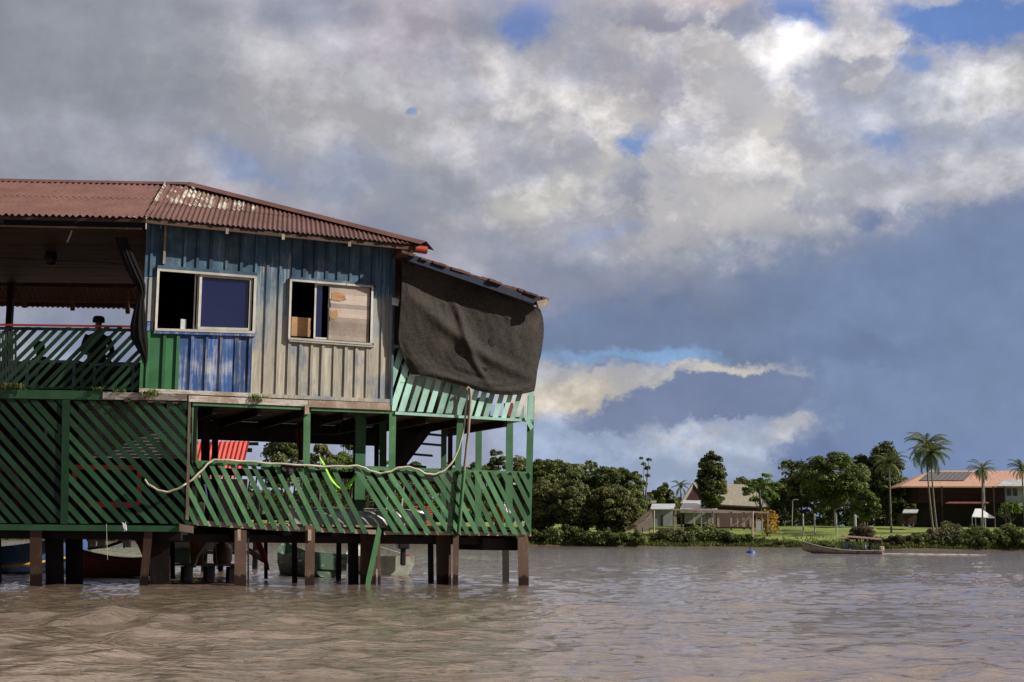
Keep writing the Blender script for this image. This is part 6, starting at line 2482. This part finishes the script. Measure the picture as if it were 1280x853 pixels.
for a_, b_ in (((926, 657), (937, 646)), ((915, 658), (924, 652))):
    mb = MB()
    mb.bar(P(*a_, 250), P(*b_, 250), .14, .14)
    mb.build('brace', GP, root)
mb = MB()
fbox(mb, 945, 951.5, 651, 663.5, 249.5, .1)
mb.build('panel', M['white_stuff'], root, label='white sheet fixed to the right end')
mb = MB()
mb.tube([P(941, 639, 242.5), P(940.5, 660, 242.5), P(940.5, 690, 242.5)], .16, 7)
based('mooring_post', mb, GP, label='tall bleached post standing in the water before the bare frame', cat='post')
mb = MB()
mb.tube([P(817.5, 638, 249), P(817.5, 672, 249)], .13, 7)
based('mooring_post', mb, GP, label='thin bleached post left of the bare frame', cat='post')
# posts on the lawn
for px, y0, y1, lab in ((1004, 643, 657, 'left one of two white posts on the lawn'), (1018.5, 643, 658, 'right one of two white posts on the lawn'), (1045.5, 642, 660, 'pale post under the left of the biggest tree'),
                        (1069, 644, 656, 'wide pale post under the right of the biggest tree')):
    mb = MB()
    c_ = P(px, y1, 262)
    h_ = P(px, y0, 262).z - ground_z(c_.x, 262)
    mb.tube([(0, 0, -.2), (0, 0, h_)], .14 if px < 1060 else .25, 8)
    mb.lathe([(.17, h_), (.1, h_ + .08), (0, h_ + .08)], (0, 0, 0), 8)
    place('lawn_post', mb, M['tin'], (c_.x, 262, ground_z(c_.x, 262)), label=lab, cat='post')
root = empty('street_lamp', (P(990, 655, 262).x, 262, ground_z(P(990, 655, 262).x, 262)), 0, label='slim lamp pole with short arm before the dark trees', cat='street lamp')
mb = MB()
mb.tube([P(990, 660, 262), P(990.5, 640, 262), P(991, 626, 262), P(993, 624.8, 262)], .07, 6)
mb.build('pole', M['tin'], root)
mb = MB()
mb.box(P(995, 624.6, 262), (.9, .25, .12))
mb.build('lamp_head', M['tin'], root)


# ------------------------------------------------------------------ canopy boat with people, buoy
YB = 120.0
bx0, bx1 = P(1003, 690, YB), P(1101, 691, YB)
L_ = bx1.x - bx0.x
root, T = hull_at('canopy_boat', L_, 1.5, .42, ((bx0.x + bx1.x) / 2, YB, -.12), R(180), painted('long_boat_hull_paint', (0.42, 0.36, 0.24), (0.16, 0.20, 0.13), .5, (2, 2, 12), dirt=.4), tilt=(0, R(-1.2)),
                  label='long river boat with a canopy carrying passengers on the right', cat='boat', rise=.60, bow=.96, th=.04)
GW = painted('pale_gunwale', (0.38, 0.40, 0.38), (0.10, 0.20, 0.16), .4, (2, 2, 8))
mb = MB()
for sg in (-1, 1):
    pts = []
    for k in range(20):
        t_ = k / 19
        x = -L_ / 2 + L_ * t_ * .985
        w = .75 * (.75 + .25 * min(t_ / .4, 1)) * (1 - max((t_ - .5) / .5, 0) ** 2.2 * .96)
        sheer = .42 + .60 * max((t_ - .4) / .6, 0) ** 2 + .048 * (1 - t_)
        pts.append((x, sg * (w + .02), sheer - .04))
    mb.tube(pts, .05, 6)
sub(root, T, 'gunwale', mb, GW)
# canopy stands over the stern half; hull stern is at local -x, seen on the right
cx_ = lambda px: -(P(px, 670, YB).x - (bx0.x + bx1.x) / 2)
mb = MB()
ca = [(cx_(1053), -.75, 1.50), (cx_(1098), -.75, 1.36), (cx_(1098), .75, 1.36), (cx_(1053), .75, 1.50)]
mb.prism([Vector(p) + Vector((0, 0, .13)) for p in ca], [Vector(p) for p in ca])
sub(root, T, 'canopy', mb, simple('faded_pink_canopy', (0.70, 0.46, 0.42), .8, 0, .15, 2))
for px in (1063.5, 1078, 1095, 1054):
    for sg in (-1, 1):
        mb = MB()
        mb.tube([(cx_(px), sg * .70, .35), (cx_(px), sg * .70, 1.40)], .028, 6)
        sub(root, T, 'canopy_post', mb, M['cable'])
for px in (1059, 1071, 1081, 1090):
    mb = MB()
    mb.box((cx_(px), 0, .30), (.28, 1.25, .04))
    sub(root, T, 'bench', mb, M['old_wood'])
mb = MB()
mb.box((cx_(1101.5), 0, .62), (.36, .3, .40))
mb.box((cx_(1102), 0, .25), (.14, .14, .6))
o = sub(root, T, 'outboard_motor', mb, simple('white_pink_motor_cover', (0.55, 0.42, 0.40), .5))
o.modifiers.new('bevel', 'BEVEL').width = .06
T1 = simple('blue_shirt', (0.05, 0.16, 0.34), .8)
T2 = simple('lilac_shirt', (0.36, 0.32, 0.42), .8)
T3 = simple('white_shirt', (0.78, 0.76, 0.76), .8)
T4 = simple('dark_shirt', (0.02, 0.02, 0.03), .8)
T5 = simple('pale_green_shirt', (0.30, 0.46, 0.34), .8)
for px, yy, m_, lab, rz_ in ((1059.5, YB, T1, 'passenger in a blue shirt sitting in front under the canopy', 90), (1071.5, YB, T2, 'passenger in a lilac shirt in the middle of the canopy boat', 80),
                             (1080.5, YB - .35, T3, 'passenger in a white shirt near the stern of the canopy boat', 100), (1083.5, YB + .4, T5, 'passenger in pale green beyond the one in white', 90), (1087.5, YB - .05, T4, 'passenger in dark clothes at the stern of the canopy boat', 95)):
    sx = P(px, 680, YB).x
    person(SEATED, SE, seated_regions, [SK, m_, BLK, SK], (sx, yy, .25), R(-rz_), lab, 1.15, ('hair', HAIR), 'passengers in the canopy boat')
mb = MB()
mb.lathe([(0, -.4), (.26, -.36), (.40, -.16), (.43, .04), (.37, .22), (.24, .33), (.10, .38), (.09, .44), (0, .46)], (0, 0, 0), 18)
mb.tube([(-.08, 0, .44), (-.08, 0, .52), (0, 0, .56), (.08, 0, .52), (.08, 0, .44)], .025, 6)
bp = P(938.5, 695, 118)
place('mooring_buoy', mb, simple('blue_buoy', (0.025, 0.085, 0.24), .5, 0, .2, 3), (bp.x, 118, -.1), label='blue round buoy floating in mid river', cat='buoy')
# pale wake trailing from the canopy boat
mb = MB()
rnd = random.Random(3)
for i in range(70):
    px = 1104 + i * 1.6
    c_ = P(px, 691.6 + rnd.uniform(-.5, .5) + (px - 1104) * .006, YB)
    y_ = YB + rnd.uniform(-5, 4)
    l_ = rnd.uniform(.10, .5)
    n_ = 8
    ring = [(c_.x + l_ * math.cos(k * math.pi / 4) * rnd.uniform(.7, 1.1), y_ + l_ * 1.2 * math.sin(k * math.pi / 4), .03) for k in range(n_)]
    topv = [((x + c_.x) / 2, (y + y_) / 2, .06) for x, y, z in ring]
    mb.add(ring + topv, [[k, (k + 1) % n_, n_ + (k + 1) % n_, n_ + k] for k in range(n_)] + [list(range(n_, 2 * n_))], 0, True)
mb.build('boat_wake', simple('wake_foam', (0.42, 0.36, 0.28), .6, 0, .2, 3), kind='stuff', label='thin line of pale foam behind the canopy boat', cat='wake')
